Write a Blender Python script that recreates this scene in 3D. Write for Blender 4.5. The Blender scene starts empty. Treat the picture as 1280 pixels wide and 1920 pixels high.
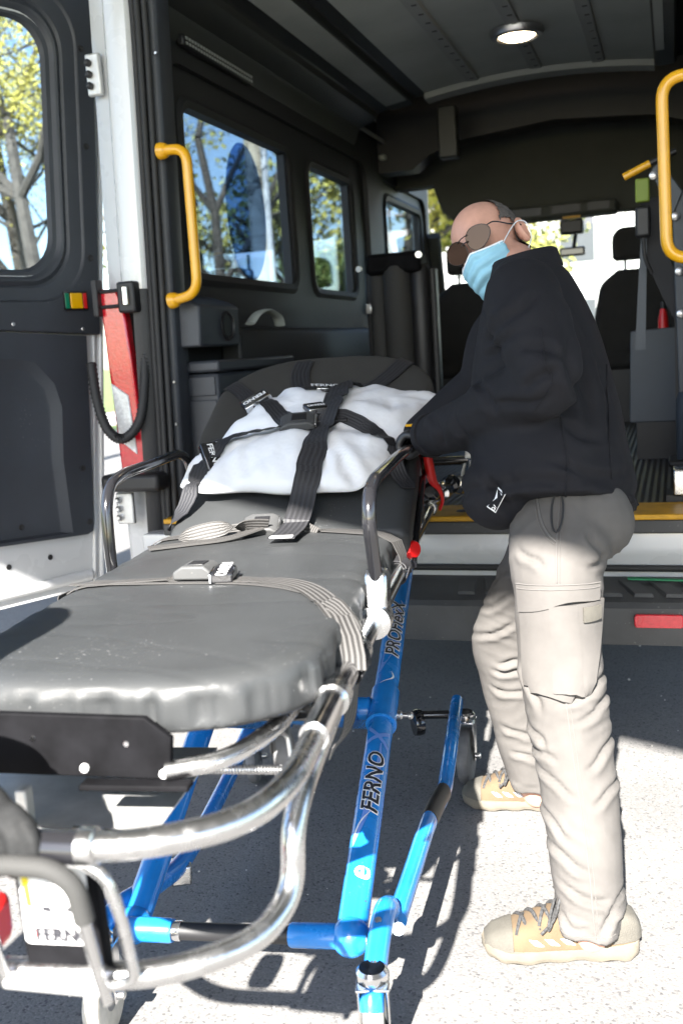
import bpy, bmesh, math, random
from mathutils import Vector, Matrix, noise
from mathutils.bvhtree import BVHTree
V = Vector
R_ = math.radians
scene = bpy.context.scene
COL = scene.collection
random.seed(7)

# ------------------------------------------------------------------ camera
CAM_H = 1.2
pitch, yaw, roll = R_(9.07), R_(18.84), R_(3.77)
fw = V((-math.sin(yaw) * math.cos(pitch), math.cos(yaw) * math.cos(pitch), -math.sin(pitch)))
rt0 = V((math.cos(yaw), math.sin(yaw), 0))
up0 = rt0.cross(fw)
cam_right = rt0 * math.cos(roll) - up0 * math.sin(roll)
cam_up = up0 * math.cos(roll) + rt0 * math.sin(roll)
cd = bpy.data.cameras.new('camera')
cam = bpy.data.objects.new('camera', cd)
COL.objects.link(cam)
cm = Matrix((cam_right, cam_up, -fw)).transposed().to_4x4()
cm.translation = V((0, 0, CAM_H))
cam.matrix_world = cm
cd.sensor_fit = 'VERTICAL'
cd.sensor_height = 36.0
cd.sensor_width = 24.0
cd.lens = 35.0
cd.clip_start = 0.05
cd.clip_end = 2000
cd.dof.use_dof = True
cd.dof.focus_distance = 2.15
cd.dof.aperture_fstop = 4.0
scene.camera = cam

# ------------------------------------------------------------------ sky and sun
SUN_EL, SUN_HEAD = R_(36.5), R_(-2)
w = bpy.data.worlds.new('World')
scene.world = w
w.use_nodes = True
nt = w.node_tree
sky = nt.nodes.new('ShaderNodeTexSky')
sky.sky_type = 'NISHITA'
sky.sun_disc = False
sky.sun_elevation = SUN_EL
sky.sun_rotation = R_(180) + SUN_HEAD
sky.air_density = 1.0
sky.dust_density = 0.9
sky.ozone_density = 1.0
bg = nt.nodes['Background']
bg.inputs['Strength'].default_value = 0.08
nt.links.new(sky.outputs[0], bg.inputs['Color'])
sd = bpy.data.lights.new('sun', 'SUN')
sd.energy = 5.0
sd.angle = R_(0.53)
sd.color = (1.0, 0.955, 0.89)
sun = bpy.data.objects.new('sun', sd)
COL.objects.link(sun)
sdir = V((math.sin(SUN_HEAD) * math.cos(SUN_EL), math.cos(SUN_HEAD) * math.cos(SUN_EL), -math.sin(SUN_EL)))
sun.rotation_euler = sdir.to_track_quat('-Z', 'Y').to_euler()
sun.location = (0, -6, 9)

scene.view_settings.view_transform = 'Standard'
scene.view_settings.look = 'None'
scene.view_settings.gamma = 1.0
scene.view_settings.use_curve_mapping = False
scene.view_settings.exposure = 2.8
scene.cycles.max_bounces = 10
scene.cycles.diffuse_bounces = 4
scene.cycles.glossy_bounces = 4
scene.cycles.transmission_bounces = 6
scene.cycles.transparent_max_bounces = 16
scene.cycles.caustics_reflective = False
scene.cycles.caustics_refractive = False
scene.cycles.sample_clamp_indirect = 6.0
scene.cycles.use_denoising = True

# ------------------------------------------------------------------ materials
MATS = {}


def nmat(name):
    m = bpy.data.materials.new(name)
    m.use_nodes = True
    MATS[name] = m
    return m, m.node_tree, m.node_tree.nodes['Principled BSDF']


def pbr(name, col, rough=0.5, metal=0.0, var=0.0, vscale=8.0, bump=0.0, bscale=60.0, rvar=0.0, spec=0.5, coat=0.0,
        sheen=0.0, col2=None, detail=4.0, bstretch=None, bdist=0.002):
    m, t, b = nmat(name)
    b.inputs['Base Color'].default_value = (*col, 1)
    b.inputs['Roughness'].default_value = rough
    b.inputs['Metallic'].default_value = metal
    b.inputs['Specular IOR Level'].default_value = spec
    b.inputs['Coat Weight'].default_value = coat
    b.inputs['Coat Roughness'].default_value = 0.08
    b.inputs['Sheen Weight'].default_value = sheen
    tc = t.nodes.new('ShaderNodeTexCoord')
    if var or rvar or col2:
        n = t.nodes.new('ShaderNodeTexNoise')
        n.inputs['Scale'].default_value = vscale
        n.inputs['Detail'].default_value = detail
        n.inputs['Roughness'].default_value = 0.6
        t.links.new(tc.outputs['Object'], n.inputs['Vector'])
        if var or col2:
            r = t.nodes.new('ShaderNodeValToRGB')
            r.color_ramp.elements[0].position = 0.3
            r.color_ramp.elements[1].position = 0.7
            c2 = col2 or tuple(min(1, c * (1 + var)) for c in col)
            c1 = tuple(c * (1 - var) for c in col)
            r.color_ramp.elements[0].color = (*c1, 1)
            r.color_ramp.elements[1].color = (*c2, 1)
            t.links.new(n.outputs['Fac'], r.inputs['Fac'])
            t.links.new(r.outputs['Color'], b.inputs['Base Color'])
        if rvar:
            mr = t.nodes.new('ShaderNodeMapRange')
            mr.inputs['From Min'].default_value = 0.3
            mr.inputs['From Max'].default_value = 0.7
            mr.inputs['To Min'].default_value = max(0.02, rough - rvar)
            mr.inputs['To Max'].default_value = min(1, rough + rvar)
            t.links.new(n.outputs['Fac'], mr.inputs['Value'])
            t.links.new(mr.outputs['Result'], b.inputs['Roughness'])
    if bump:
        n2 = t.nodes.new('ShaderNodeTexNoise')
        n2.inputs['Scale'].default_value = bscale
        n2.inputs['Detail'].default_value = 3
        if bstretch:
            mp = t.nodes.new('ShaderNodeMapping')
            mp.inputs['Scale'].default_value = bstretch
            t.links.new(tc.outputs['Object'], mp.inputs['Vector'])
            t.links.new(mp.outputs['Vector'], n2.inputs['Vector'])
        else:
            t.links.new(tc.outputs['Object'], n2.inputs['Vector'])
        bp = t.nodes.new('ShaderNodeBump')
        bp.inputs['Strength'].default_value = bump
        bp.inputs['Distance'].default_value = bdist
        t.links.new(n2.outputs['Fac'], bp.inputs['Height'])
        t.links.new(bp.outputs['Normal'], b.inputs['Normal'])
    return m


def glass(name, tint, refl=0.08, rough=0.0):
    m = bpy.data.materials.new(name)
    m.use_nodes = True
    t = m.node_tree
    t.nodes.clear()
    o = t.nodes.new('ShaderNodeOutputMaterial')
    tr = t.nodes.new('ShaderNodeBsdfTransparent')
    tr.inputs['Color'].default_value = (*tint, 1)
    gl = t.nodes.new('ShaderNodeBsdfGlossy')
    gl.inputs['Roughness'].default_value = rough
    fr = t.nodes.new('ShaderNodeFresnel')
    fr.inputs['IOR'].default_value = 1.45
    mu = t.nodes.new('ShaderNodeMath')
    mu.operation = 'MULTIPLY'
    mu.inputs[1].default_value = refl / 0.04 * 0.5
    t.links.new(fr.outputs[0], mu.inputs[0])
    mx = t.nodes.new('ShaderNodeMixShader')
    t.links.new(mu.outputs[0], mx.inputs[0])
    t.links.new(tr.outputs[0], mx.inputs[1])
    t.links.new(gl.outputs[0], mx.inputs[2])
    t.links.new(mx.outputs[0], o.inputs['Surface'])
    MATS[name] = m
    return m


def emit(name, col, s):
    m, t, b = nmat(name)
    b.inputs['Base Color'].default_value = (*col, 1)
    b.inputs['Emission Color'].default_value = (*col, 1)
    b.inputs['Emission Strength'].default_value = s
    return m


def asphalt():
    m, t, b = nmat('asphalt')
    tc = t.nodes.new('ShaderNodeTexCoord')
    # aggregate stones
    vo = t.nodes.new('ShaderNodeTexVoronoi')
    vo.inputs['Scale'].default_value = 190
    vo.inputs['Randomness'].default_value = 1
    nz = t.nodes.new('ShaderNodeTexNoise')
    nz.inputs['Scale'].default_value = 210
    nz.inputs['Detail'].default_value = 4
    nb = t.nodes.new('ShaderNodeTexNoise')
    nb.inputs['Scale'].default_value = 1.7
    nb.inputs['Detail'].default_value = 6
    for n in (vo, nz, nb):
        t.links.new(tc.outputs['Object'], n.inputs['Vector'])
    r = t.nodes.new('ShaderNodeValToRGB')
    e = r.color_ramp.elements
    e[0].position = 0.0
    e[0].color = (0.085, 0.085, 0.088, 1)
    e[1].position = 1.0
    e[1].color = (0.21, 0.205, 0.20, 1)
    for p, c in ((0.12, 0.15), (0.5, 0.165), (0.93, 0.18)):
        k = e.new(p)
        k.color = (c * 1.01, c, c * 0.985, 1)
    sp = t.nodes.new('ShaderNodeSeparateColor')
    t.links.new(vo.outputs['Color'], sp.inputs[0])
    t.links.new(sp.outputs[0], r.inputs['Fac'])
    mx = t.nodes.new('ShaderNodeMix')
    mx.data_type = 'RGBA'
    mx.blend_type = 'MULTIPLY'
    mx.inputs[0].default_value = 1.0
    r2 = t.nodes.new('ShaderNodeValToRGB')
    r2.color_ramp.elements[0].position = 0.3
    r2.color_ramp.elements[0].color = (0.66, 0.66, 0.68, 1)
    r2.color_ramp.elements[1].position = 0.65
    r2.color_ramp.elements[1].color = (1.12, 1.1, 1.07, 1)
    mm = t.nodes.new('ShaderNodeMath')
    mm.operation = 'ADD'
    m2 = t.nodes.new('ShaderNodeMath')
    m2.operation = 'MULTIPLY'
    m2.inputs[1].default_value = 0.5
    t.links.new(nb.outputs['Fac'], mm.inputs[0])
    t.links.new(nz.outputs['Fac'], mm.inputs[1])
    t.links.new(mm.outputs[0], m2.inputs[0])
    t.links.new(m2.outputs[0], r2.inputs['Fac'])
    t.links.new(r.outputs[0], mx.inputs[6])
    t.links.new(r2.outputs[0], mx.inputs[7])
    t.links.new(mx.outputs[2], b.inputs['Base Color'])
    b.inputs['Roughness'].default_value = 0.9
    b.inputs['Specular IOR Level'].default_value = 0.25
    bp = t.nodes.new('ShaderNodeBump')
    bp.inputs['Strength'].default_value = 0.22
    bp.inputs['Distance'].default_value = 0.003
    t.links.new(vo.outputs['Distance'], bp.inputs['Height'])
    bp.invert = True
    t.links.new(bp.outputs['Normal'], b.inputs['Normal'])
    return m


asphalt()
pbr('grass', (0.09, 0.13, 0.03), 0.9, var=0.5, vscale=3, bump=0.6, bscale=40)
pbr('concrete', (0.45, 0.43, 0.4), 0.9, var=0.1, vscale=3)
pbr('white_paint', (0.58, 0.59, 0.60), 0.28, coat=0.6, rvar=0.06, vscale=3)
pbr('canopy_paint', (0.35, 0.35, 0.35), 0.8, var=0.05)
pbr('trim_grey', (0.031, 0.0355, 0.044), 0.5, var=0.12, vscale=5, bump=0.25, bscale=900, bdist=0.0006)
pbr('trim_dark', (0.013, 0.0145, 0.016), 0.6, var=0.15, vscale=4, bump=0.2, bscale=700, bdist=0.0006)
pbr('header_grey', (0.026, 0.028, 0.026), 0.45, var=0.15, vscale=3)
pbr('ceiling_grey', (0.38, 0.41, 0.385), 0.45, var=0.1, vscale=4)
pbr('ceiling_rib', (0.30, 0.315, 0.305), 0.45)
pbr('black_plastic', (0.010, 0.010, 0.0115), 0.5, bump=0.15, bscale=600, bdist=0.0005)
pbr('plate_black', (0.006, 0.006, 0.007), 0.7, spec=0.06, var=0.5, vscale=14)
pbr('black_rubber', (0.013, 0.013, 0.014), 0.65)
pbr('black_gloss', (0.012, 0.012, 0.014), 0.14, coat=0.5)
pbr('bumper_plastic', (0.05, 0.051, 0.052), 0.62, var=0.18, vscale=7, bump=0.3, bscale=500, bdist=0.0006)
pbr('cab_grey', (0.055, 0.058, 0.051), 0.8, var=0.08)
pbr('seat_fabric', (0.02, 0.02, 0.0195), 0.9, var=0.15, vscale=12, bump=0.3, bscale=500)
pbr('yellow_paint', (0.72, 0.36, 0.006), 0.3, coat=0.4, var=0.06, vscale=14)
pbr('yellow_stripe', (0.50, 0.26, 0.01), 0.55, var=0.22, vscale=16)
pbr('metal_bare', (0.55, 0.55, 0.56), 0.35, metal=1.0, rvar=0.1, vscale=30)
pbr('chrome', (0.72, 0.72, 0.73), 0.16, metal=1.0, rvar=0.06, vscale=40, bump=0.06, bscale=300)
pbr('aluminium', (0.60, 0.60, 0.60), 0.24, metal=1.0, rvar=0.1, vscale=45, bump=0.08, bscale=240)
pbr('aluminium_matt', (0.6, 0.6, 0.59), 0.5, metal=0.6, var=0.1, vscale=30)
pbr('blue_paint', (0.012, 0.18, 0.52), 0.24, coat=0.35, rvar=0.08, var=0.14, vscale=12)
pbr('blue_light', (0.14, 0.26, 0.62), 0.3)
pbr('red_plastic', (0.60, 0.012, 0.012), 0.35)
pbr('red_lens', (0.55, 0.008, 0.02), 0.12, coat=1.0, var=0.15, vscale=60, bump=0.5, bscale=130)
pbr('clear_lens', (0.62, 0.63, 0.64), 0.15, coat=1.0, var=0.25, vscale=70, bump=0.6, bscale=120)
pbr('amber', (0.75, 0.40, 0.0), 0.3)
pbr('green', (0.0, 0.16, 0.08), 0.35)
pbr('green_tape', (0.02, 0.2, 0.09), 0.5)
pbr('neon', (0.16, 0.22, 0.03), 0.6)
pbr('vinyl', (0.032, 0.034, 0.0355), 0.48, spec=0.4, var=0.1, vscale=3.5, rvar=0.07, bump=0.35, bscale=380, bdist=0.0008)
pbr('back_fabric', (0.028, 0.026, 0.022), 0.85, var=0.1, vscale=20, bump=0.3, bscale=800, bdist=0.0005)
pbr('pillow_white', (0.74, 0.75, 0.77), 0.7, bump=0.5, bscale=11, bdist=0.014)
pbr('white_print', (0.8, 0.8, 0.8), 0.6)
pbr('yellow_print', (0.75, 0.6, 0.02), 0.6)
pbr('dark_print', (0.02, 0.02, 0.025), 0.5)
pbr('grey_foam', (0.03, 0.03, 0.029), 0.8, bump=0.3, bscale=500)
pbr('tyre_grey', (0.13, 0.13, 0.135), 0.7, var=0.25, vscale=25)
pbr('tyre_cream', (0.42, 0.39, 0.34), 0.7, var=0.25, vscale=25)
pbr('skin', (0.50, 0.27, 0.20), 0.5, var=0.12, vscale=30, bump=0.15, bscale=300)
pbr('hair', (0.075, 0.065, 0.06), 0.75, var=0.5, vscale=120, bump=0.9, bscale=260, bstretch=(1, .25, 1))
pbr('jacket', (0.0085, 0.0085, 0.011), 0.85, sheen=0.0, spec=0.25, var=0.12, vscale=10, bump=0.35, bscale=900, bdist=0.0005)
pbr('khaki', (0.088, 0.0825, 0.078), 0.9, sheen=0.0, spec=0.3, var=0.13, vscale=11, bump=0.5, bscale=1100, bdist=0.0006)
pbr('khaki_stitch', (0.10, 0.094, 0.089), 0.9)
pbr('glove', (0.012, 0.0125, 0.013), 0.7, spec=0.2, var=0.4, vscale=40, bump=0.5, bscale=120)
pbr('glove_black', (0.016, 0.0165, 0.018), 0.38, spec=0.5, var=0.3, vscale=50, bump=0.5, bscale=140)
pbr('mask_blue', (0.26, 0.50, 0.62), 0.75, var=0.06, vscale=30, bump=0.3, bscale=250, bdist=0.001)
pbr('mask_white', (0.7, 0.72, 0.75), 0.7)
pbr('lens_brown', (0.055, 0.036, 0.027), 0.03, metal=1.0)
pbr('frame_dark', (0.03, 0.022, 0.018), 0.3, metal=0.6)
pbr('suede', (0.098, 0.067, 0.038), 0.9, var=0.14, vscale=25, bump=0.3, bscale=500)
pbr('shoe_grey', (0.075, 0.070, 0.059), 0.85, var=0.1, vscale=40, bump=0.5, bscale=450)
pbr('shoe_sole', (0.125, 0.11, 0.086), 0.75, var=0.12, vscale=30)
pbr('sock', (0.75, 0.75, 0.75), 0.9)
pbr('lace', (0.035, 0.035, 0.036), 0.9, var=0.8, vscale=220)
pbr('bark', (0.065, 0.055, 0.045), 0.95, var=0.35, vscale=9, bump=0.8, bscale=25, bdist=0.02)
pbr('leaf_yellow', (0.40, 0.35, 0.07), 0.8, var=0.4, vscale=0.9)
pbr('leaf_green', (0.12, 0.16, 0.035), 0.8, var=0.5, vscale=0.9)
pbr('leaf_pale', (0.30, 0.29, 0.08), 0.8, var=0.4, vscale=0.9)
pbr('pole_wood', (0.36, 0.30, 0.22), 0.95, var=0.2, vscale=6, bstretch=(8, 8, .6), bump=0.5, bscale=20)
pbr('house_white', (0.42, 0.42, 0.42), 0.8, var=0.04)
pbr('roof_grey', (0.12, 0.11, 0.11), 0.9, var=0.2)
pbr('webbing_black', (0.014, 0.014, 0.016), 0.75)
pbr('board_grey', (0.045, 0.055, 0.068), 0.5, var=0.08)
emit('lamp_glow', (1.0, 0.78, 0.5), 3.2)
glass('glass_door', (0.66, 0.72, 0.76), 0.05)
glass('glass_side', (0.58, 0.66, 0.73), 0.05)
glass('glass_film', (0.46, 0.60, 0.80), 0.03)
glass('glass_clear', (0.9, 0.93, 0.92), 0.05)


def webbing(name, dark, light):
    m, t, b = nmat(name)
    uv = t.nodes.new('ShaderNodeTexCoord')
    sp = t.nodes.new('ShaderNodeSeparateXYZ')
    t.links.new(uv.outputs['UV'], sp.inputs[0])
    a = t.nodes.new('ShaderNodeMath')
    a.operation = 'MULTIPLY'
    a.inputs[1].default_value = 5 * 2 * math.pi
    s = t.nodes.new('ShaderNodeMath')
    s.operation = 'SINE'
    t.links.new(sp.outputs['X'], a.inputs[0])
    t.links.new(a.outputs[0], s.inputs[0])
    wv = t.nodes.new('ShaderNodeMath')
    wv.operation = 'MULTIPLY'
    wv.inputs[1].default_value = 2200.0
    s2 = t.nodes.new('ShaderNodeMath')
    s2.operation = 'SINE'
    t.links.new(sp.outputs['Y'], wv.inputs[0])
    t.links.new(wv.outputs[0], s2.inputs[0])
    r = t.nodes.new('ShaderNodeValToRGB')
    r.color_ramp.elements[0].position = 0.35
    r.color_ramp.elements[0].color = (*dark, 1)
    r.color_ramp.elements[1].position = 0.75
    r.color_ramp.elements[1].color = (*light, 1)
    mr = t.nodes.new('ShaderNodeMapRange')
    mr.inputs['From Min'].default_value = -1
    t.links.new(s.outputs[0], mr.inputs['Value'])
    t.links.new(mr.outputs[0], r.inputs['Fac'])
    t.links.new(r.outputs[0], b.inputs['Base Color'])
    b.inputs['Roughness'].default_value = 0.62
    ad = t.nodes.new('ShaderNodeMath')
    ad.operation = 'MULTIPLY_ADD'
    ad.inputs[1].default_value = 0.4
    t.links.new(s2.outputs[0], ad.inputs[0])
    t.links.new(s.outputs[0], ad.inputs[2])
    bp = t.nodes.new('ShaderNodeBump')
    bp.inputs['Strength'].default_value = 0.5
    bp.inputs['Distance'].default_value = 0.0006
    t.links.new(ad.outputs[0], bp.inputs['Height'])
    t.links.new(bp.outputs['Normal'], b.inputs['Normal'])


webbing('webbing', (0.022, 0.021, 0.02), (0.085, 0.082, 0.08))
webbing('webbing_dark', (0.010, 0.010, 0.012), (0.022, 0.022, 0.025))



def specks(name, scale, thr, col):
    # light dust and scratches over the base colour
    m = MATS[name]
    t = m.node_tree
    b = t.nodes['Principled BSDF']
    src = b.inputs['Base Color'].links[0].from_socket
    tc = t.nodes.new('ShaderNodeTexCoord')
    n = t.nodes.new('ShaderNodeTexNoise')
    n.inputs['Scale'].default_value = scale
    n.inputs['Detail'].default_value = 2
    t.links.new(tc.outputs['Object'], n.inputs['Vector'])
    n2 = t.nodes.new('ShaderNodeTexNoise')
    n2.inputs['Scale'].default_value = 5
    t.links.new(tc.outputs['Object'], n2.inputs['Vector'])
    ad = t.nodes.new('ShaderNodeMath')
    ad.operation = 'MULTIPLY_ADD'
    ad.inputs[1].default_value = 0.25
    t.links.new(n2.outputs['Fac'], ad.inputs[0])
    t.links.new(n.outputs['Fac'], ad.inputs[2])
    r = t.nodes.new('ShaderNodeValToRGB')
    r.color_ramp.elements[0].position = thr
    r.color_ramp.elements[0].color = (0, 0, 0, 1)
    r.color_ramp.elements[1].position = thr + .03
    r.color_ramp.elements[1].color = (1, 1, 1, 1)
    t.links.new(ad.outputs[0], r.inputs['Fac'])
    mx = t.nodes.new('ShaderNodeMix')
    mx.data_type = 'RGBA'
    mx.inputs[7].default_value = (*col, 1)
    t.links.new(r.outputs[0], mx.inputs[0])
    t.links.new(src, mx.inputs[6])
    t.links.new(mx.outputs[2], b.inputs['Base Color'])


specks('vinyl', 240, .86, (.25, .25, .25))
specks('blue_paint', 160, .86, (.05, .06, .08))
specks('bumper_plastic', 90, .82, (.10, .10, .095))
specks('trim_grey', 150, .88, (.12, .12, .12))


def ribbed_floor():
    m, t, b = nmat('ribbed_floor')
    tc = t.nodes.new('ShaderNodeTexCoord')
    sp = t.nodes.new('ShaderNodeSeparateXYZ')
    t.links.new(tc.outputs['Object'], sp.inputs[0])
    a = t.nodes.new('ShaderNodeMath')
    a.operation = 'MULTIPLY'
    a.inputs[1].default_value = 2 * math.pi / 0.022
    s = t.nodes.new('ShaderNodeMath')
    s.operation = 'SINE'
    t.links.new(sp.outputs['X'], a.inputs[0])
    t.links.new(a.outputs[0], s.inputs[0])
    bp = t.nodes.new('ShaderNodeBump')
    bp.inputs['Strength'].default_value = 0.8
    bp.inputs['Distance'].default_value = 0.003
    t.links.new(s.outputs[0], bp.inputs['Height'])
    t.links.new(bp.outputs['Normal'], b.inputs['Normal'])
    n = t.nodes.new('ShaderNodeTexNoise')
    n.inputs['Scale'].default_value = 4
    t.links.new(tc.outputs['Object'], n.inputs['Vector'])
    r = t.nodes.new('ShaderNodeValToRGB')
    r.color_ramp.elements[0].color = (0.022, 0.024, 0.024, 1)
    r.color_ramp.elements[1].color = (0.05, 0.052, 0.05, 1)
    t.links.new(n.outputs['Fac'], r.inputs['Fac'])
    t.links.new(r.outputs[0], b.inputs['Base Color'])
    b.inputs['Roughness'].default_value = 0.6


ribbed_floor()

# ------------------------------------------------------------------ mesh helpers


class MB:
    def __init__(s):
        s.v = []
        s.f = []
        s.uv = {}

    def add(s, vs, fs, uvs=None):
        o = len(s.v)
        s.v += [V(p) for p in vs]
        for f in fs:
            s.f.append(tuple(i + o for i in f))
        if uvs:
            for i, q in enumerate(uvs):
                s.uv[i + o] = q
        return s

    def box(s, c, d, m=None):
        x, y, z = (k / 2 for k in d)
        vs = [V((a * x, b * y, e * z)) for e in (-1, 1) for b in (-1, 1) for a in (-1, 1)]
        if m is not None:
            vs = [m @ p for p in vs]
        vs = [p + V(c) for p in vs]
        return s.add(vs, [(0, 2, 3, 1), (4, 5, 7, 6), (0, 1, 5, 4), (2, 6, 7, 3), (0, 4, 6, 2), (1, 3, 7, 5)])

    def box2(s, a, b):
        a, b = V(a), V(b)
        return s.box((a + b) / 2, (b - a))

    def tube(s, pts, r, n=12, closed=False, cap=True, flat=None, up=None):
        pts = [V(p) for p in pts]
        N = len(pts)
        rs = r if isinstance(r, (list, tuple)) else [r] * N
        T = []
        for i in range(N):
            if closed:
                d = pts[(i + 1) % N] - pts[i - 1]
            else:
                d = pts[min(i + 1, N - 1)] - pts[max(i - 1, 0)]
            T.append(d.normalized())
        u = V(up) if up is not None else (V((0, 0, 1)) if abs(T[0].z) < 0.9 else V((1, 0, 0)))
        nrm = (u - T[0] * u.dot(T[0])).normalized()
        vs = []
        for i in range(N):
            nrm = (nrm - T[i] * nrm.dot(T[i]))
            nrm = nrm.normalized() if nrm.length > 1e-6 else T[i].orthogonal().normalized()
            bi = T[i].cross(nrm)
            for k in range(n):
                a = 2 * math.pi * k / n
                fa, fb = flat if flat else (1, 1)
                vs.append(pts[i] + nrm * (math.cos(a) * rs[i] * fa) + bi * (math.sin(a) * rs[i] * fb))
        fs = []
        for i in range(N if closed else N - 1):
            j = (i + 1) % N
            for k in range(n):
                l = (k + 1) % n
                fs.append((i * n + k, i * n + l, j * n + l, j * n + k))
        if cap and not closed:
            fs.append(tuple(reversed(range(n))))
            fs.append(tuple((N - 1) * n + k for k in range(n)))
        return s.add(vs, fs)

    def prism(s, poly, f3, a, b):
        """poly in 2D, f3(p, t) -> 3D point for depth t"""
        n = len(poly)
        vs = [f3(p, a) for p in poly] + [f3(p, b) for p in poly]
        fs = [tuple(reversed(range(n))), tuple(range(n, 2 * n))]
        fs += [(i, (i + 1) % n, n + (i + 1) % n, n + i) for i in range(n)]
        return s.add(vs, fs)

    def loft(s, loops, cap0=True, cap1=True, closed=True):
        n = len(loops[0])
        vs = [p for l in loops for p in l]
        fs = []
        for i in range(len(loops) - 1):
            for k in range(n if closed else n - 1):
                l = (k + 1) % n
                fs.append((i * n + k, i * n + l, (i + 1) * n + l, (i + 1) * n + k))
        if cap0:
            fs.append(tuple(reversed(range(n))))
        if cap1:
            o = (len(loops) - 1) * n
            fs.append(tuple(o + k for k in range(n)))
        return s.add(vs, fs)

    def lathe(s, prof, origin, axis, n=24, cap=True):
        """prof: (r, h) along the axis"""
        ax = V(axis).normalized()
        u = ax.orthogonal().normalized()
        w_ = ax.cross(u)
        o = V(origin)
        loops = [[o + ax * h + (u * math.cos(2 * math.pi * k / n) + w_ * math.sin(2 * math.pi * k / n)) * max(r, 1e-5)
                  for k in range(n)] for r, h in prof]
        return s.loft(loops, cap, cap)

    def ellipsoid(s, c, ax, n=16, m=10):
        """ax: three half-axis vectors"""
        a, b, e = (V(q) for q in ax)
        c = V(c)
        loops = []
        for i in range(m + 1):
            t = math.pi * i / m
            rr = max(math.sin(t), 0.02)
            loops.append([c + e * (-math.cos(t)) + (a * math.cos(2 * math.pi * k / n) + b * math.sin(2 * math.pi * k / n)) * rr
                          for k in range(n)])
        return s.loft(loops)

    def ribbon(s, pts, wdirs, width, th=0.0016):
        """strap along pts; wdirs across the strap"""
        vs, uvs, fs = [], [], []
        L = 0
        N = len(pts)
        for i, p in enumerate(pts):
            if i:
                L += (V(p) - V(pts[i - 1])).length
            tdir = (V(pts[min(i + 1, N - 1)]) - V(pts[max(i - 1, 0)])).normalized()
            wd = V(wdirs[i])
            wd = (wd - tdir * wd.dot(tdir)).normalized()
            nn = tdir.cross(wd).normalized()
            for e, q in ((-1, 1), (1, 1), (1, -1), (-1, -1)):
                vs.append(V(p) + wd * (e * width / 2) + nn * (q * th / 2))
                uvs.append(((e + 1) / 2, L))
        for i in range(N - 1):
            for k in range(4):
                l = (k + 1) % 4
                fs.append((i * 4 + k, i * 4 + l, i * 4 + 4 + l, i * 4 + 4 + k))
        fs.append((3, 2, 1, 0))
        fs.append(tuple((N - 1) * 4 + k for k in range(4)))
        return s.add(vs, fs, uvs)

    def mesh(s, name, smooth=True, angle=38):
        me = bpy.data.meshes.new(name)
        me.from_pydata([tuple(p) for p in s.v], [], s.f)
        me.validate()
        if s.uv:
            l = me.uv_layers.new(name='UVMap')
            for lp in me.loops:
                q = s.uv.get(lp.vertex_index)
                if q:
                    l.data[lp.index].uv = q
        bm_ = bmesh.new()
        bm_.from_mesh(me)
        bmesh.ops.recalc_face_normals(bm_, faces=bm_.faces)
        bm_.to_mesh(me)
        bm_.free()
        if smooth:
            for p in me.polygons:
                p.use_smooth = True
            me.set_sharp_from_angle(angle=R_(angle))
        return me

    def build(s, name, mat, parent=None, smooth=True, bevel=0, angle=38, world=False, seg=2):
        return link(name, s.mesh(name, smooth, angle), mat, parent, bevel, world, seg)


def base_of(o):
    p = V((0, 0, 0))
    while o is not None:
        p = p + o.location
        o = o.parent
    return p


def link(name, me, mat, parent=None, bevel=0, world=False, seg=2):
    """world=True: mesh given in world coordinates under an unrotated parent"""
    if world and parent is not None:
        me.transform(Matrix.Translation(-base_of(parent)))
    me.materials.append(MATS[mat] if isinstance(mat, str) else mat)
    o = bpy.data.objects.new(name, me)
    COL.objects.link(o)
    o.parent = parent
    if bevel:
        md = o.modifiers.new('edge', 'BEVEL')
        md.width = bevel
        md.segments = seg
        md.limit_method = 'ANGLE'
        md.angle_limit = R_(40)
        md.harden_normals = False
    return o


def tag(o, label=None, cat=None, group=None, kind=None):
    if label:
        o['label'] = label
    if cat:
        o['category'] = cat
    if group:
        o['group'] = group
    if kind:
        o['kind'] = kind
    return o


def empty(name, loc, rz=0, label=None, cat=None, group=None):
    o = bpy.data.objects.new(name, None)
    COL.objects.link(o)
    o.location = loc
    o.rotation_euler = (0, 0, rz)
    o.empty_display_size = 0.1
    return tag(o, label, cat, group)


def curve(pts, n=6, closed=False):
    """Catmull-Rom through the points"""
    P = [V(p) for p in pts]
    N = len(P)
    out = []
    for i in range(N if closed else N - 1):
        if closed:
            a, b, c, d = P[i - 1], P[i], P[(i + 1) % N], P[(i + 2) % N]
        else:
            b, c = P[i], P[i + 1]
            a = P[i - 1] if i else b * 2 - c
            d = P[i + 2] if i + 2 < N else c * 2 - b
        for k in range(n):
            t = k / n
            out.append(0.5 * ((2 * b) + (c - a) * t + (2 * a - 5 * b + 4 * c - d) * t * t + (3 * b - a - 3 * c + d) * t ** 3))
    if not closed:
        out.append(P[-1])
    return out


def fillet(pts, r, n=6, closed=False):
    """polyline with rounded corners"""
    P = [V(p) for p in pts]
    N = len(P)
    out = []
    for i in range(N):
        if not closed and i in (0, N - 1):
            out.append(P[i])
            continue
        a, b, c = P[i - 1], P[i], P[(i + 1) % N]
        ra = min(r, (a - b).length * 0.49, (c - b).length * 0.49)
        p0 = b + (a - b).normalized() * ra
        p1 = b + (c - b).normalized() * ra
        for k in range(n + 1):
            t = k / n
            out.append(p0 * (1 - t) ** 2 + b * 2 * t * (1 - t) + p1 * t * t)
    return out


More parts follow.
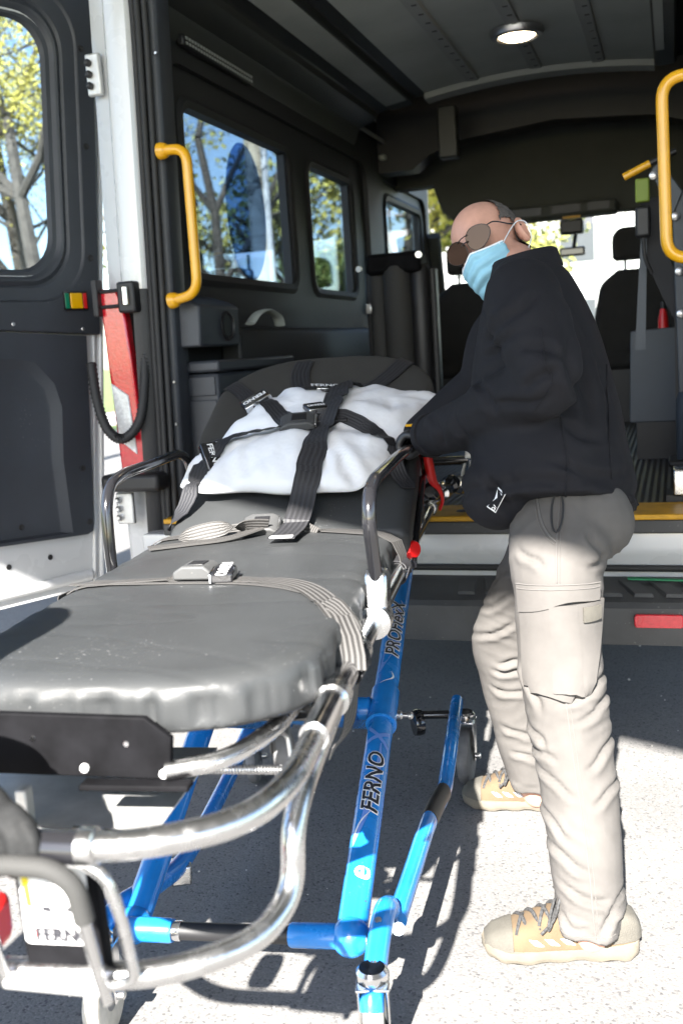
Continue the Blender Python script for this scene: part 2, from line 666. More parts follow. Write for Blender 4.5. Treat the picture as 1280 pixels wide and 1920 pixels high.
def rrect(x0, x1, y0, y1, r, n=6):
    """rounded rectangle, counter-clockwise"""
    rs = r if isinstance(r, (list, tuple)) else (r,) * 4
    pts = []
    for cx, cy, a0, q in ((x0, y0, 180, rs[0]), (x1, y0, 270, rs[1]), (x1, y1, 0, rs[2]), (x0, y1, 90, rs[3])):
        ox = cx + (q if cx == x0 else -q)
        oy = cy + (q if cy == y0 else -q)
        for k in range(n + 1):
            a = R_(a0 + 90 * k / n)
            pts.append((ox + q * math.cos(a), oy + q * math.sin(a)))
    return pts


def plate(outer, holes, f3, a, b):
    """plate with holes: 2D loops mapped by f3(p, t), thickness t from a to b"""
    from mathutils.geometry import delaunay_2d_cdt
    base, ed = [], []
    for loop in [outer] + holes:
        o = len(base)
        base += [(p[0], p[1]) for p in loop]
        ed += [(o + i, o + (i + 1) % len(loop)) for i in range(len(loop))]

    def inside(px, py, lp):
        c = False
        for i in range(len(lp)):
            (x1, y1), (x2, y2) = lp[i - 1], lp[i]
            if (y1 > py) != (y2 > py) and px < (x2 - x1) * (py - y1) / (y2 - y1) + x1:
                c = not c
        return c
    res = delaunay_2d_cdt([V(p) for p in base], ed, [], 0, 1e-7)
    back_ = [o[0] if o else 0 for o in res[3]]
    tris = []
    for t in res[2]:
        mx = sum(res[0][k].x for k in t) / 3
        my = sum(res[0][k].y for k in t) / 3
        if inside(mx, my, outer) and not any(inside(mx, my, h) for h in holes):
            tris.append(tuple(back_[k] for k in t))
    n = len(base)
    mb = MB()
    vs = [f3(p, a) for p in base] + [f3(p, b) for p in base]
    fs = [t for t in tris] + [tuple(n + i for i in reversed(t)) for t in tris]
    off = 0
    for loop in [outer] + holes:
        m = len(loop)
        for i in range(m):
            j = (i + 1) % m
            fs.append((off + i, off + j, n + off + j, n + off + i))
        off += m
    mb.add(vs, fs)
    return mb


def fuse(mb, voxel=0.012, smooth=4, factor=0.5, wrinkle=None, adapt=0.0):
    """union of closed shapes into one continuous skin"""
    me = mb.mesh('tmp', smooth=False)
    o = bpy.data.objects.new('tmp', me)
    COL.objects.link(o)
    rm = o.modifiers.new('r', 'REMESH')
    rm.mode = 'VOXEL'
    rm.voxel_size = voxel
    rm.adaptivity = adapt
    if smooth:
        sm = o.modifiers.new('s', 'SMOOTH')
        sm.factor = factor
        sm.iterations = smooth
    dg = bpy.context.evaluated_depsgraph_get()
    dg.update()
    out = bpy.data.meshes.new_from_object(o.evaluated_get(dg))
    bpy.data.objects.remove(o)
    bpy.data.meshes.remove(me)
    if wrinkle:
        nr = [v.normal.copy() for v in out.vertices]
        for v, n in zip(out.vertices, nr):
            v.co = v.co + n * wrinkle(v.co, n)
        out.update()
    for p in out.polygons:
        p.use_smooth = True
    return out


def bvh_of(me, mat=None):
    vs = [(mat @ v.co) if mat else v.co.copy() for v in me.vertices]
    return BVHTree.FromPolygons(vs, [tuple(p.vertices) for p in me.polygons])


def text_mesh(txt, size, bold=0.0, shear=0.0, extrude=0.0):
    cu = bpy.data.curves.new('t', 'FONT')
    cu.body = txt
    cu.size = size
    cu.align_x = 'CENTER'
    cu.align_y = 'CENTER'
    cu.offset = bold
    cu.shear = shear
    cu.resolution_u = 3
    o = bpy.data.objects.new('t', cu)
    COL.objects.link(o)
    dg = bpy.context.evaluated_depsgraph_get()
    dg.update()
    me = bpy.data.meshes.new_from_object(o.evaluated_get(dg))
    bpy.data.objects.remove(o)
    bpy.data.curves.remove(cu)
    return me


def lettering(name, txt, size, f, mat, parent, bold=0.0, shear=0.0, world=False, sub=0):
    """f maps (x, y) of the flat text to 3D"""
    me = text_mesh(txt, size, bold, shear)
    if sub:
        bm_ = bmesh.new()
        bm_.from_mesh(me)
        bmesh.ops.triangulate(bm_, faces=bm_.faces)
        bmesh.ops.subdivide_edges(bm_, edges=[e for e in bm_.edges if e.calc_length() > size * 0.2], cuts=sub)
        bm_.to_mesh(me)
        bm_.free()
    for v in me.vertices:
        v.co = f(v.co.x, v.co.y)
    me.update()
    return link(name, me, mat, parent, 0, world)
# ------------------------------------------------------------------ ground and surroundings
def sheet(name, pts, z, mat):
    me = bpy.data.meshes.new(name)
    me.from_pydata([(x, y, z) for x, y in pts], [], [tuple(range(len(pts)))])
    return tag(link(name, me, mat), kind='structure')


sheet('lawn_ground', [(-900, -900), (900, -900), (900, 900), (-900, 900)], -0.008, 'grass')
sheet('parking_lot_ground', [(-10.5, -20), (14, -20), (14, 17), (-10.5, 17)], 0.0, 'asphalt')
sheet('concrete_path', [(-14.5, -20), (-11.4, -20), (-11.4, 30), (-14.5, 30)], -0.004, 'concrete')

gb = MB()
for i in range(150):
    x, y = random.uniform(-1.6, .6), random.uniform(1.2, 4.5)
    s_ = random.choice((.0015, .002, .002, .003, .005))
    gb.ellipsoid((x, y, s_ * .6), ((s_, 0, 0), (0, s_ * random.uniform(.6, 1.3), 0), (0, 0, s_ * .7)), 5, 4)
tag(gb.build('loose_grit', 'concrete', smooth=False), 'small pale grit scattered over the asphalt', 'grit', kind='stuff')

cn = empty('added_shade_canopy', (3.6, 3.4, 0), 0, 'flat grey canopy added overhead, out of view, to cast the shade line', 'canopy')  # unseen canopy, added only to shade the van and the man's upper body
MB().prism([(-3.3, -1.40), (-1.2, -1.38), (5.0, -4.17), (5.0, 7.5), (-3.3, 7.5)], lambda p, t: V((p[0], p[1], t)), 3.6, 3.85).build('shade_slab', 'canopy_paint', cn, world=True, smooth=False)  # front edge outlined to put the cast shade line in place
for yy in (-2.5, 6.8):
    MB().box2((4.3, yy - .15, 0), (4.6, yy + .15, 3.6)).build('column', 'canopy_paint', cn, world=True, bevel=.02)


def tree(name, loc, h, spread, leafmat, nleaf, seed, label, levels=4, leafsize=0.026, trunk_r=0.16, lean=(0, 0)):
    rng = random.Random(seed)
    root = empty(name, loc, 0, label, 'tree', 'trees beside the parking lot')
    wood = MB()
    tips = []

    def grow(p, d, length, r, lev):
        pts = [p.copy()]
        k = 4
        q = p.copy()
        dd_ = d.copy()
        for i in range(k):
            dd_ = (dd_ + V((rng.uniform(-1, 1), rng.uniform(-1, 1), rng.uniform(-.5, .9))) * 0.16).normalized()
            q = q + dd_ * (length / k)
            pts.append(q.copy())
            if lev >= 2:
                tips.append((q.copy(), lev))
        wood.tube(pts, [r * (1 - 0.5 * i / k) for i in range(k + 1)], n=7 if lev < 2 else 4, cap=False)
        if lev < levels:
            nb = rng.choice((3, 4)) if lev else 6
            for j in range(nb):
                t = rng.uniform(0.35, 1.0)
                idx = min(k, max(1, int(t * k + 0.5)))
                az = rng.uniform(0, 2 * math.pi)
                side = V((math.cos(az), math.sin(az), rng.uniform(0.0, 0.7)))
                nd = (dd_ * 0.45 + side * spread).normalized()
                grow(pts[idx], nd, length * rng.uniform(0.5, 0.72), r * 0.46, lev + 1)

    grow(V((0, 0, 0)), V((lean[0], lean[1], 1)).normalized(), h * 0.5, trunk_r, 0)
    wood.build('trunk', 'bark', root)
    lf = MB()
    for i in range(nleaf):
        p, lev = rng.choice(tips)
        sc = leafsize * rng.uniform(0.6, 1.5)
        c = p + V((rng.gauss(0, 1), rng.gauss(0, 1), rng.gauss(0, 1))) * (0.045 * h * 0.5)
        a = V((rng.uniform(-1, 1), rng.uniform(-1, 1), rng.uniform(-1, 1))).normalized()
        b = a.orthogonal().normalized()
        lf.add([c - a * sc, c + b * sc * .55, c + a * sc, c - b * sc * .55], [(0, 1, 2, 3)])
    lf.build('crown', leafmat, root, smooth=False)
    return root


tree('maple_tree', (-7.2, 10.6, 0), 9.0, 0.9, 'leaf_yellow', 20000, 3,
     'yellow blossoming tree seen through the open rear door window', trunk_r=.13)
tree('maple_tree', (-10.3, 14.6, 0), 10.0, 0.9, 'leaf_yellow', 16000, 11,
     'tall yellow leafed tree behind the blossoming tree, seen through the rear door window', trunk_r=.15)
tree('oak_tree', (-7.3, 16.4, 0), 10.0, 0.75, 'leaf_yellow', 1200, 21,
     'bare forked tree seen through the oval film on the rear side window', trunk_r=.13)
tree('oak_tree', (-9.8, 19.6, 0), 11.0, 0.8, 'leaf_yellow', 2500, 23,
     'bare branching tree left of the oval film in the rear side window', trunk_r=.13)
tree('linden_tree', (-7.1, 20.5, 0), 9.0, 0.9, 'leaf_pale', 5000, 31,
     'green leafed tree seen through the second side window', trunk_r=.13, leafsize=.06)
tree('linden_tree', (-8.9, 25.5, 0), 5.5, 0.9, 'leaf_green', 9000, 37,
     'low dark green tree at the foot of the second side window', trunk_r=.13, leafsize=.08)
tree('cherry_tree', (-5.3, 20.5, 0), 8.0, 0.9, 'leaf_yellow', 7000, 41,
     'pale green tree seen through the foremost side window', trunk_r=.13, leafsize=.07)
tree('cherry_tree', (-2.6, 24.5, 0), 6.5, 0.8, 'leaf_pale', 5000, 47,
     'thin pale tree seen through the windscreen beside the mirror', trunk_r=.14, leafsize=.08)

pole = empty('utility_pole', (-5.25, 12.8, 0), 0, 'weathered wooden utility pole with white conduit beyond the side window', 'pole')
MB().tube([(0, 0, 0), (0, 0, 10)], [.15, .11], 16).build('post', 'pole_wood', pole)
MB().tube([(.17, -.10, 1.3), (.17, -.10, 9)], .045, 10).build('conduit', 'house_white', pole)
MB().box((.16, -.16, 1.45), (.22, .12, .42)).build('meter_box', 'concrete', pole, bevel=.02)
MB().box((0, 0, 9.2), (.1, 2.2, .12)).build('cross_arm', 'pole_wood', pole)
for k, (dy, zz) in enumerate(((-1.0, 9.3), (0, 9.32), (1.0, 9.3), (0, 7.2), (0, 6.8))):
    a, b = V((0, dy, zz)), V((-3.0, dy - 34, zz - .3))
    MB().tube([a.lerp(b, t / 14) - V((0, 0, .9 * (1 - (2 * t / 14 - 1) ** 2))) for t in range(15)], .012, 5).build('wire', 'black_rubber', pole)

ho = empty('white_house', (-1.0, 34, 0), 0, 'sunlit white house seen through the windscreen', 'house')
MB().box2((-7.5, 31, 0), (5.5, 39, 5.2)).build('wall', 'house_white', ho, world=True, smooth=False)
MB().prism([(-8, 5.2), (6, 5.2), (-1, 8.6)], lambda p, t: V((p[0], t, p[1])), 30.5, 39.5).build('roof', 'roof_grey', ho, world=True, smooth=False)
for k in range(4):
    for zz in (1.0, 3.4):
        x0 = -6.3 + k * 3.1
        wdo = MB().box2((x0, 30.95, zz), (x0 + 1.0, 30.99, zz + 1.3)).build('window', 'trim_grey', ho, world=True)
        MB().box2((x0 - .06, 30.93, zz - .12), (x0 + 1.06, 30.985, zz - .02)).build('sill', 'house_white', wdo, world=True)

# ------------------------------------------------------------------ the van
FZ = 0.694
van = empty('transport_van', (-0.75, 3.0, 0), 0, 'white high-roof patient transport van with open rear doors', 'van')


def vp(mb, name, mat, parent=None, bevel=0, smooth=True, **k):
    return mb.build(name, mat, parent or van, smooth=smooth, bevel=bevel, world=True, **k)


LEAN = 0.034


def lean(x, y, z):
    return V((x + LEAN * (z - .85), y, z))


# rear corner pillar with rounded fold lines
pil = [(-1.652, 2.995), (-1.672, 2.972), (-1.705, 2.962), (-1.742, 2.968), (-1.756, 2.985), (-1.762, 3.012), (-1.80, 3.016), (-1.83, 3.03), (-1.848, 3.08), (-1.85, 3.4), (-1.70, 3.4), (-1.652, 3.03)]
mb = MB()
mb.loft([[lean(x, y, z) for x, y in pil] for z in (1.45, 1.8, 2.1, 2.42, 2.6)])
vp(mb, 'rear_pillar', 'white_paint', angle=30)
mb = MB()
mb.loft([[lean(x + (.055 if x < -1.72 else 0), y + (.03 if x < -1.72 else 0), z) for x, y in pil] for z in (.55, 1.0, 1.45)])
vp(mb, 'lower_pillar', 'black_plastic')
MB().box2((-1.85, 3.05, .5), (-1.66, 3.4, .80)).build('rear_quarter', 'white_paint', van, world=True, bevel=.02)
# hinge recess plates
hg = vp(MB().box2((-1.790, 2.985, 2.07), (-1.738, 3.006, 2.20)), 'door_hinge', 'aluminium_matt', bevel=.006)
for zz in (2.10, 2.135, 2.17):
    vp(MB().lathe([(.011, 0), (.012, .01), (.006, .016)], (-1.775, 2.985, zz), (0, -1, 0), 10), 'bolt', 'black_plastic', hg)
hg = vp(MB().box2((-1.83, 2.97, .665), (-1.765, 2.99, .775)), 'door_hinge', 'aluminium_matt', bevel=.006)
for zz in (.69, .72, .75):
    vp(MB().lathe([(.011, 0), (.012, .012), (.006, .02)], (-1.815, 2.97, zz), (0, -1, 0), 10), 'bolt', 'metal_bare', hg)
vp(MB().box2((-1.84, 2.90, .785), (-1.62, 3.03, .845)), 'lamp_ledge', 'black_plastic', bevel=.015)
# door check arm
ch = vp(MB().box2((-1.725, 2.93, 1.375), (-1.66, 2.985, 1.475)), 'door_check', 'black_plastic', bevel=.008)
for zz in (1.40, 1.45):
    vp(MB().tube([(-1.82, 2.96, zz), (-1.70, 2.95, zz)], .006, 8), 'check_arm', 'black_plastic', ch)
vp(MB().tube([(-1.69, 2.925, 1.40), (-1.69, 2.925, 1.455)], .013, 12), 'roller', 'chrome', ch)
vp(MB().box2((-1.825, 2.94, 1.37), (-1.803, 2.98, 1.49)), 'check_bracket', 'black_plastic', ch, bevel=.004)
# tail lamp: slanted lens in red, clear and red bands
tl = vp(MB().prism([(-1.812, 1.46), (-1.792, .845), (-1.69, .845), (-1.725, 1.40), (-1.745, 1.455)], lambda p, t: V((p[0], t, p[1])), 2.965, 3.01), 'tail_lamp', 'red_lens', bevel=.008)
vp(MB().prism([(-1.797, 1.15), (-1.785, .955), (-1.722, .905), (-1.735, 1.105)], lambda p, t: V((p[0], t, p[1])), 2.958, 2.975), 'reversing_lens', 'clear_lens', tl, bevel=.004)
# door seal: three black ribs
for dx, dy in ((-1.648, 2.985), (-1.628, 2.978), (-1.606, 2.985)):
    pts = [lean(dx, dy, z) for z in (.60, 1.0, 1.4, 1.8, 2.2, 2.5)] + [V((dx + .12, dy, 2.6)), V((-.75, dy, 2.64))]
    vp(MB().tube(curve(pts, 5), .0105, 10), 'door_seal', 'black_rubber')
# inner pillar trim
tp = [(-1.612, 3.0), (-1.582, 3.008), (-1.574, 3.05), (-1.590, 3.12), (-1.66, 3.12), (-1.66, 3.03)]
mb = MB()
mb.loft([[lean(x, y, z) for x, y in tp] for z in (.66, 1.2, 1.8, 2.46)])
vp(mb, 'pillar_trim', 'trim_grey', bevel=.008)
for x, z in ((-1.585, 2.17), (-1.59, 1.14), (-1.592, 1.0)):
    vp(MB().lathe([(.006, 0), (.004, .004)], lean(x, 3.0, z), (0, -1, 0), 8), 'screw', 'metal_bare')

# left side wall: recessed plate with windows, proud trim round it
WIN = [(3.30, 4.35, 1.505, 2.10), (4.58, 5.26, 1.50, 2.088), (5.92, 6.82, 1.50, 2.095)]
side = lambda p, t: V((t, p[0], p[1]))
outer = [(3.1, .66), (6.95, .66), (6.95, 2.5), (3.1, 2.5)]
wp = vp(plate(outer, [rrect(a, b, c, d, .07) for a, b, c, d in WIN], side, -1.66, -1.625), 'side_panel', 'trim_dark', angle=30)
vp(plate([(3.12, .5), (7.3, .5), (7.3, 2.6), (3.12, 2.6)], [rrect(a - .05, b + .06, c - .04, d + .05, .08) for a, b, c, d in WIN], side, -1.70, -1.678), 'side_skin', 'white_paint')
for k, (a, b, c, d) in enumerate(WIN):
    g = vp(MB().prism(rrect(a - .03, b + .03, c - .03, d + .03, .06), side, -1.672, -1.667), 'side_window', 'glass_side')
    ring = [rrect(a - .004, b + .004, c - .004, d + .004, .07), rrect(a + .012, b - .012, c + .012, d - .012, .06)]
    mb = MB()
    mb.loft([[side(p, -1.622) for p in rrect(a - .03, b + .03, c - .03, d + .03, .09)], [side(p, -1.612) for p in rrect(a - .012, b + .012, c - .012, d + .012, .08)],
             [side(p, -1.618) for p in ring[1]], [side(p, -1.664) for p in ring[1]]], False, False)
    vp(mb, 'window_gasket', 'black_rubber', g)
    if k == 0:
        el = [(3.945 + .20 * math.cos(t * math.pi / 20), 1.795 + .275 * math.sin(t * math.pi / 20)) for t in range(40)]
        el = [(p[0] - .02, p[1]) for p in el]
        vp(MB().prism(el, side, -1.6655, -1.6635), 'oval_film', 'glass_film', g)
        # sliding pane frame
    vp(MB().box2((-1.665, b - .045, c), (-1.63, b - .004, d)), 'frame_bar', 'trim_grey', g)
vp(plate([(3.13, .66), (6.95, .66), (6.95, 2.46), (3.13, 2.46)], [rrect(3.17, 5.50, 1.40, 2.215, .12), rrect(5.76, 6.88, 1.42, 2.18, .10)], side, -1.63, -1.60), 'side_trim', 'trim_dark', angle=30)
# armrest ledge and lower trim
prof = [(-1.6, 1.325), (-1.53, 1.315), (-1.515, 1.29), (-1.515, 1.17), (-1.53, .9), (-1.54, .70), (-1.6, .70)]
vp(MB().prism(prof, lambda p, t: V((p[0], t, p[1])), 3.42, 6.8), 'lower_side_trim', 'trim_dark', bevel=.012)
vp(MB().tube(curve([(-1.505, 3.50, 1.33), (-1.50, 3.56, 1.365), (-1.50, 3.66, 1.38), (-1.50, 3.76, 1.36), (-1.505, 3.80, 1.325)], 5), .014, 8, flat=(.5, 1.6)), 'grab_strap', 'ceiling_grey')
# speaker housing
prof = [(-1.61, 1.25), (-1.49, 1.25), (-1.485, 1.385), (-1.52, 1.405), (-1.61, 1.435)]
sh = vp(MB().prism(prof, lambda p, t: V((p[0], t, p[1])), 3.04, 3.36), 'speaker_housing', 'trim_grey', bevel=.008)
vp(MB().lathe([(.052, 0), (.052, .006), (.044, .008), (.040, .002)], (-1.485, 3.25, 1.32), (1, 0, 0), 24), 'speaker_grille', 'black_plastic', sh)
# storage bin with lid
sb = vp(MB().box2((-1.61, 3.10, .70), (-1.466, 3.78, 1.160)), 'storage_bin', 'trim_grey', bevel=.012)
vp(MB().box2((-1.615, 3.085, 1.164), (-1.452, 3.80, 1.203)), 'lid', 'trim_grey', sb, bevel=.01)
vp(MB().box2((-1.588, 3.092, .72), (-1.476, 3.099, 1.07)), 'front_panel', 'trim_grey', sb, bevel=.003)
vp(MB().box2((-1.588, 3.092, 1.085), (-1.476, 3.099, 1.15)), 'front_panel', 'trim_grey', sb, bevel=.003)
vp(MB().box2((-1.64, 3.02, .69), (-1.585, 3.10, 1.16)), 'corner_trim', 'trim_grey', bevel=.012)
# header along the top of the left wall
prof = [(-1.62, 2.25), (-1.588, 2.30), (-1.572, 2.345), (-1.56, 2.36), (-1.49, 2.385), (-1.47, 2.40), (-1.455, 2.425), (-1.40, 2.435), (-1.38, 2.428), (-1.27, 2.445), (-1.255, 2.475), (-1.17, 2.478), (-1.165, 2.52), (-1.62, 2.52)]
vp(MB().prism(prof, lambda p, t: V((p[0], t, p[1])), 3.02, 5.30), 'roof_header', 'header_grey', bevel=.006, angle=20)
vp(MB().tube([(-1.565, 3.9, 2.372), (-1.565, 6.3, 2.372)], .011, 8), 'cable_rail', 'ceiling_rib')
vp(MB().prism([(-1.385, 2.437), (-1.275, 2.452), (-1.275, 2.442), (-1.385, 2.425)], lambda p, t: V((p[0], t, p[1])), 3.05, 5.18), 'duct_strip', 'ceiling_grey')
ls = vp(MB().box2((-1.60, 3.27, 2.268), (-1.570, 3.88, 2.306)), 'light_strip', 'black_plastic', bevel=.008)
mb = MB()
for i in range(26):
    for j in (0, 1):
        mb.box((-1.570, 3.295 + i * .0222, 2.279 + j * .016), (.005, .013, .009))
tag(vp(mb, 'light_cell', 'ceiling_rib', ls), kind='stuff')
vp(MB().box2((-1.59, 5.72, 2.27), (-1.55, 6.2, 2.30)), 'light_strip', 'ceiling_grey', bevel=.008)
# coat hook
vp(MB().tube(curve([(-1.50, 6.35, 2.36), (-1.44, 6.36, 2.34), (-1.42, 6.36, 2.29), (-1.45, 6.36, 2.26), (-1.47, 6.36, 2.28)], 4), .008, 8), 'coat_hook', 'metal_bare')
# roof skin and ceiling panel with ribs
vp(MB().box2((-1.75, 3.02, 2.60), (.25, 6.7, 2.68)), 'roof_skin', 'trim_dark', bevel=.02)
cz = lambda x: 2.49 - .09 * ((x + .62) / .56) ** 2 * .5
xs = [-1.165 + i * (1.089 / 16) for i in range(17)]
ce = vp(MB().loft([[V((x, y, cz(x))) for x in xs] + [V((x, y, cz(x) + .02)) for x in reversed(xs)] for y in (3.03, 5.16)]), 'ceiling_panel', 'ceiling_grey')
for xc in (-1.22 + .0, -.92, -.615, -.325):
    if xc < -1.165:
        continue
    rb = vp(MB().prism([(xc - .032, cz(xc - .032) - .001), (xc - .027, cz(xc) - .011), (xc + .027, cz(xc) - .011), (xc + .032, cz(xc + .032) - .001)], lambda p, t: V((p[0], t, p[1])), 3.04, 5.14), 'ceiling_rib', 'ceiling_rib', ce)
    for k in range(14):
        vp(MB().box((xc + .008, 3.55 + k * .115, cz(xc) - .012), (.02, .008, .003)), 'slot', 'black_plastic', rb)
mb = MB()
mb.loft([[V((x, y, cz(x) + dz)) for y, dz in ((5.10, -.004), (5.11, -.03), (5.20, -.034), (5.20, .0))] for x in xs])
vp(mb, 'ceiling_edge', 'ceiling_rib', ce)
# dome lamp
dl = vp(MB().lathe([(.112, 0), (.112, -.012), (.104, -.026), (.084, -.03), (.078, -.022)], (-.612, 4.47, 2.483), (0, 0, 1), 40), 'dome_lamp', 'metal_bare')
vp(MB().lathe([(.0772, -.021), (.06, -.031), (.03, -.036), (.001, -.037)], (-.612, 4.47, 2.483), (0, 0, 1), 32), 'lamp_lens', 'lamp_glow', dl)
# right side of the roof
vp(MB().box2((-.072, 3.05, 2.36), (.02, 4.9, 2.56)), 'roof_locker', 'header_grey', bevel=.01)
vp(MB().box2((-.062, 3.06, 2.352), (-.028, 4.6, 2.3595)), 'locker_strip', 'ceiling_grey')
vp(MB().box2((.10, 3.03, .66), (.16, 6.95, 2.6)), 'side_panel', 'trim_dark')
vp(MB().box2((.16, 3.05, .5), (.30, 7.3, 2.6)), 'side_skin', 'white_paint', bevel=.02)
# cross header behind the cab
mb = MB()
sec = [(-1.60, 2.60), (.09, 2.60), (.09, 2.27), (-.1, 2.33), (-.6, 2.37), (-1.1, 2.33), (-1.3, 2.27), (-1.40, 2.20), (-1.60, 2.20)]
vp(MB().prism(sec, lambda p, t: V((p[0], t, p[1])), 5.75, 5.9), 'cross_header', 'black_plastic')
sec = [(-1.62, 2.62), (.09, 2.62), (.09, 1.93), (-.14, 1.90), (-1.25, 1.93), (-1.33, 2.0), (-1.38, 2.16), (-1.62, 2.16)]
vp(MB().prism(sec, lambda p, t: V((p[0], t, p[1])), 6.15, 6.28), 'cab_headliner', 'cab_grey', bevel=.01)
vp(MB().box2((-1.15, 5.3, 2.16), (-1.05, 5.38, 2.42)), 'roof_post', 'header_grey', bevel=.01)
oc = vp(MB().box2((-1.02, 6.02, 1.885), (-.30, 6.2, 1.965)), 'overhead_console', 'cab_grey', bevel=.02)
for a, b, m in ((-.90, -.72, 'trim_grey'), (-.66, -.50, 'black_plastic'), (-.46, -.34, 'black_plastic')):
    vp(MB().box2((a, 6.008, 1.905), (b, 6.03, 1.95)), 'cubby', m, oc)
vp(MB().box2((-.60, 6.0, 1.872), (-.50, 6.02, 1.884)), 'warning_label', 'yellow_stripe', oc)
vp(MB().box2((-.62, 6.02, 1.79), (-.49, 6.12, 1.868)), 'dome_console', 'black_plastic', oc, bevel=.01)
mr_ = vp(MB().box2((-.665, 6.38, 1.69), (-.51, 6.41, 1.745)), 'rear_mirror', 'black_gloss', bevel=.012)
vp(MB().tube([(-.585, 6.42, 1.72), (-.56, 6.5, 1.9)], .012, 8), 'mirror_stem', 'black_plastic', mr_)
# cab glass and frame
ws = vp(MB().prism([(-1.55, 1.02), (.02, 1.02), (-.08, 1.93), (-1.45, 1.93)], lambda p, t: V((p[0], t - .45 * (p[1] - 1.0) + .45, p[1])), 6.93, 6.936), 'windscreen', 'glass_clear')
for s_ in (0, 1):
    x0, x1 = ((-1.66, -1.58), (.02, .10))[s_]
    vp(MB().tube([(x0 + .04, 7.4, 1.0), (x0 + .1 - .12 * s_, 6.9, 1.95)], .05, 10), 'front_pillar', 'cab_grey')
vp(MB().box2((-1.66, 6.85, .5), (.12, 7.25, 1.04)), 'dashboard', 'black_plastic', bevel=.04)
vp(MB().prism([(7.28, .45), (8.2, .45), (8.25, .85), (7.95, 1.08), (7.28, 1.2)], lambda p, t: V((t, p[0], p[1])), -1.78, .28), 'bonnet', 'white_paint', bevel=.04)


def cab_seat(x):
    b = vp(MB().box2((x - .25, 6.0, 1.0), (x + .25, 6.5, 1.12)), 'seat', 'seat_fabric', bevel=.04)
    back = [(x - .22, 1.08), (x + .22, 1.08), (x + .235, 1.3), (x + .20, 1.49), (x + .10, 1.565), (x - .10, 1.565), (x - .20, 1.49), (x - .235, 1.3)]
    vp(MB().prism(back, lambda p, t: V((p[0], t, p[1])), 6.02, 6.14), 'backrest', 'seat_fabric', b, bevel=.035, seg=3)
    vp(MB().prism(rrect(x - .13, x + .13, 1.615, 1.80, (.03, .03, .07, .07)), lambda p, t: V((p[0], t, p[1])), 6.04, 6.13), 'headrest', 'seat_fabric', b, bevel=.025, seg=3)
    for s_ in (-1, 1):
        vp(MB().tube([(x + s_ * .06, 6.085, 1.54), (x + s_ * .06, 6.085, 1.63)], .008, 8), 'headrest_post', 'metal_bare', b)
    vp(MB().box2((x - .2, 6.05, FZ), (x + .2, 6.45, 1.0)), 'seat_base', 'black_plastic', b)


cab_seat(-.205)
cab_seat(-1.17)
# floor, sill strip and rear sill
vp(MB().box2((-1.62, 2.93, FZ - .05), (.10, 6.95, FZ)), 'floor', 'ribbed_floor')
vp(MB().box2((-1.60, 2.872, FZ - .012), (.10, 3.085, FZ + .004)), 'sill_strip', 'yellow_stripe', bevel=.004)
for x in (-.62, -.15, .06):
    vp(MB().lathe([(.022, 0), (.02, .0015)], (x, 2.97, FZ + .004), (0, 0, 1), 16), 'bolt_plate', 'bumper_plastic')
vp(MB().box2((-1.61, 2.885, .640), (.11, 2.94, FZ - .013)), 'sill_trim', 'bumper_plastic', bevel=.006)
sec = [(2.905, .642), (2.90, .60), (2.905, .575), (2.93, .55), (2.94, .50), (3.0, .50), (3.0, .642)]
vp(MB().prism(sec, lambda p, t: V((t, p[0], p[1])), -1.70, .20), 'rear_sill', 'white_paint', bevel=.004)
vp(MB().tube([(-1.62, 2.925, .538), (-1.3, 2.922, .532), (.2, 2.922, .532)], .010, 10), 'sill_seal', 'black_rubber')
# step bumper
bx = [-1.83, -1.78, -1.68, -1.5, -1.2, -.75, -.3, 0, .18, .28, .33]
by = lambda x: 2.705 + .16 * max(0, abs(x + .75) - .75) ** 1.5 + .02 * ((x + .75) / 1.0) ** 2
sec = lambda d: [(d, .366), (d - .004, .40), (d, .468), (d + .012, .482), (d + .05, .486), (2.955, .505), (3.0, .505), (3.0, .366)]
mb = MB()
mb.loft([[V((x, p[0], p[1])) for p in sec(by(x))] for x in bx])
bump_ = vp(mb, 'rear_bumper', 'bumper_plastic', angle=30)
for k in range(22):
    x = -1.40 + k * .082
    if abs(x + .75) < .1:
        continue
    sl = .05 * (1 if x < -.75 else -1) * min(1, abs(x + .75) * 2)
    vp(MB().add([V((x - .026, 2.765, .4865)), V((x + .026, 2.765, .4865)), V((x + sl + .026, 2.895, .4975)), V((x + sl - .026, 2.895, .4975)),
                 V((x - .023, 2.768, .4965)), V((x + .023, 2.768, .4965)), V((x + sl + .023, 2.892, .5070)), V((x + sl - .023, 2.892, .5070))],
                [(0, 1, 5, 4), (1, 2, 6, 5), (2, 3, 7, 6), (3, 0, 4, 7), (4, 5, 6, 7)]), 'tread_rib', 'bumper_plastic', bump_)
for xa in (-1.62, -.112):
    yb = by(xa + .05)
    vp(MB().prism(rrect(xa, xa + .125, .418, .455, .008), lambda p, t: V((p[0], t + (by(p[0]) - yb), p[1])), yb - .014, yb + .01), 'reflector', 'red_lens', bump_, bevel=.003)
for s_ in (-1.62, .12):
    wl = vp(MB().lathe([(.2, -.1), (.33, -.1), (.345, -.08), (.345, .08), (.33, .1), (.2, .1)], (s_, 4.35, .345), (1, 0, 0), 32), 'wheel', 'black_rubber')
    vp(MB().lathe([(.05, -.09), (.19, -.06), (.2, 0), (.19, .06), (.05, .09)], (s_, 4.35, .345), (1, 0, 0), 24), 'rim', 'metal_bare', wl)
    wl = vp(MB().lathe([(.2, -.1), (.33, -.1), (.345, -.08), (.345, .08), (.33, .1), (.2, .1)], (s_, 7.5, .345), (1, 0, 0), 32), 'wheel', 'black_rubber')
    vp(MB().lathe([(.05, -.09), (.19, -.06), (.2, 0), (.19, .06), (.05, .09)], (s_, 7.5, .345), (1, 0, 0), 24), 'rim', 'metal_bare', wl)
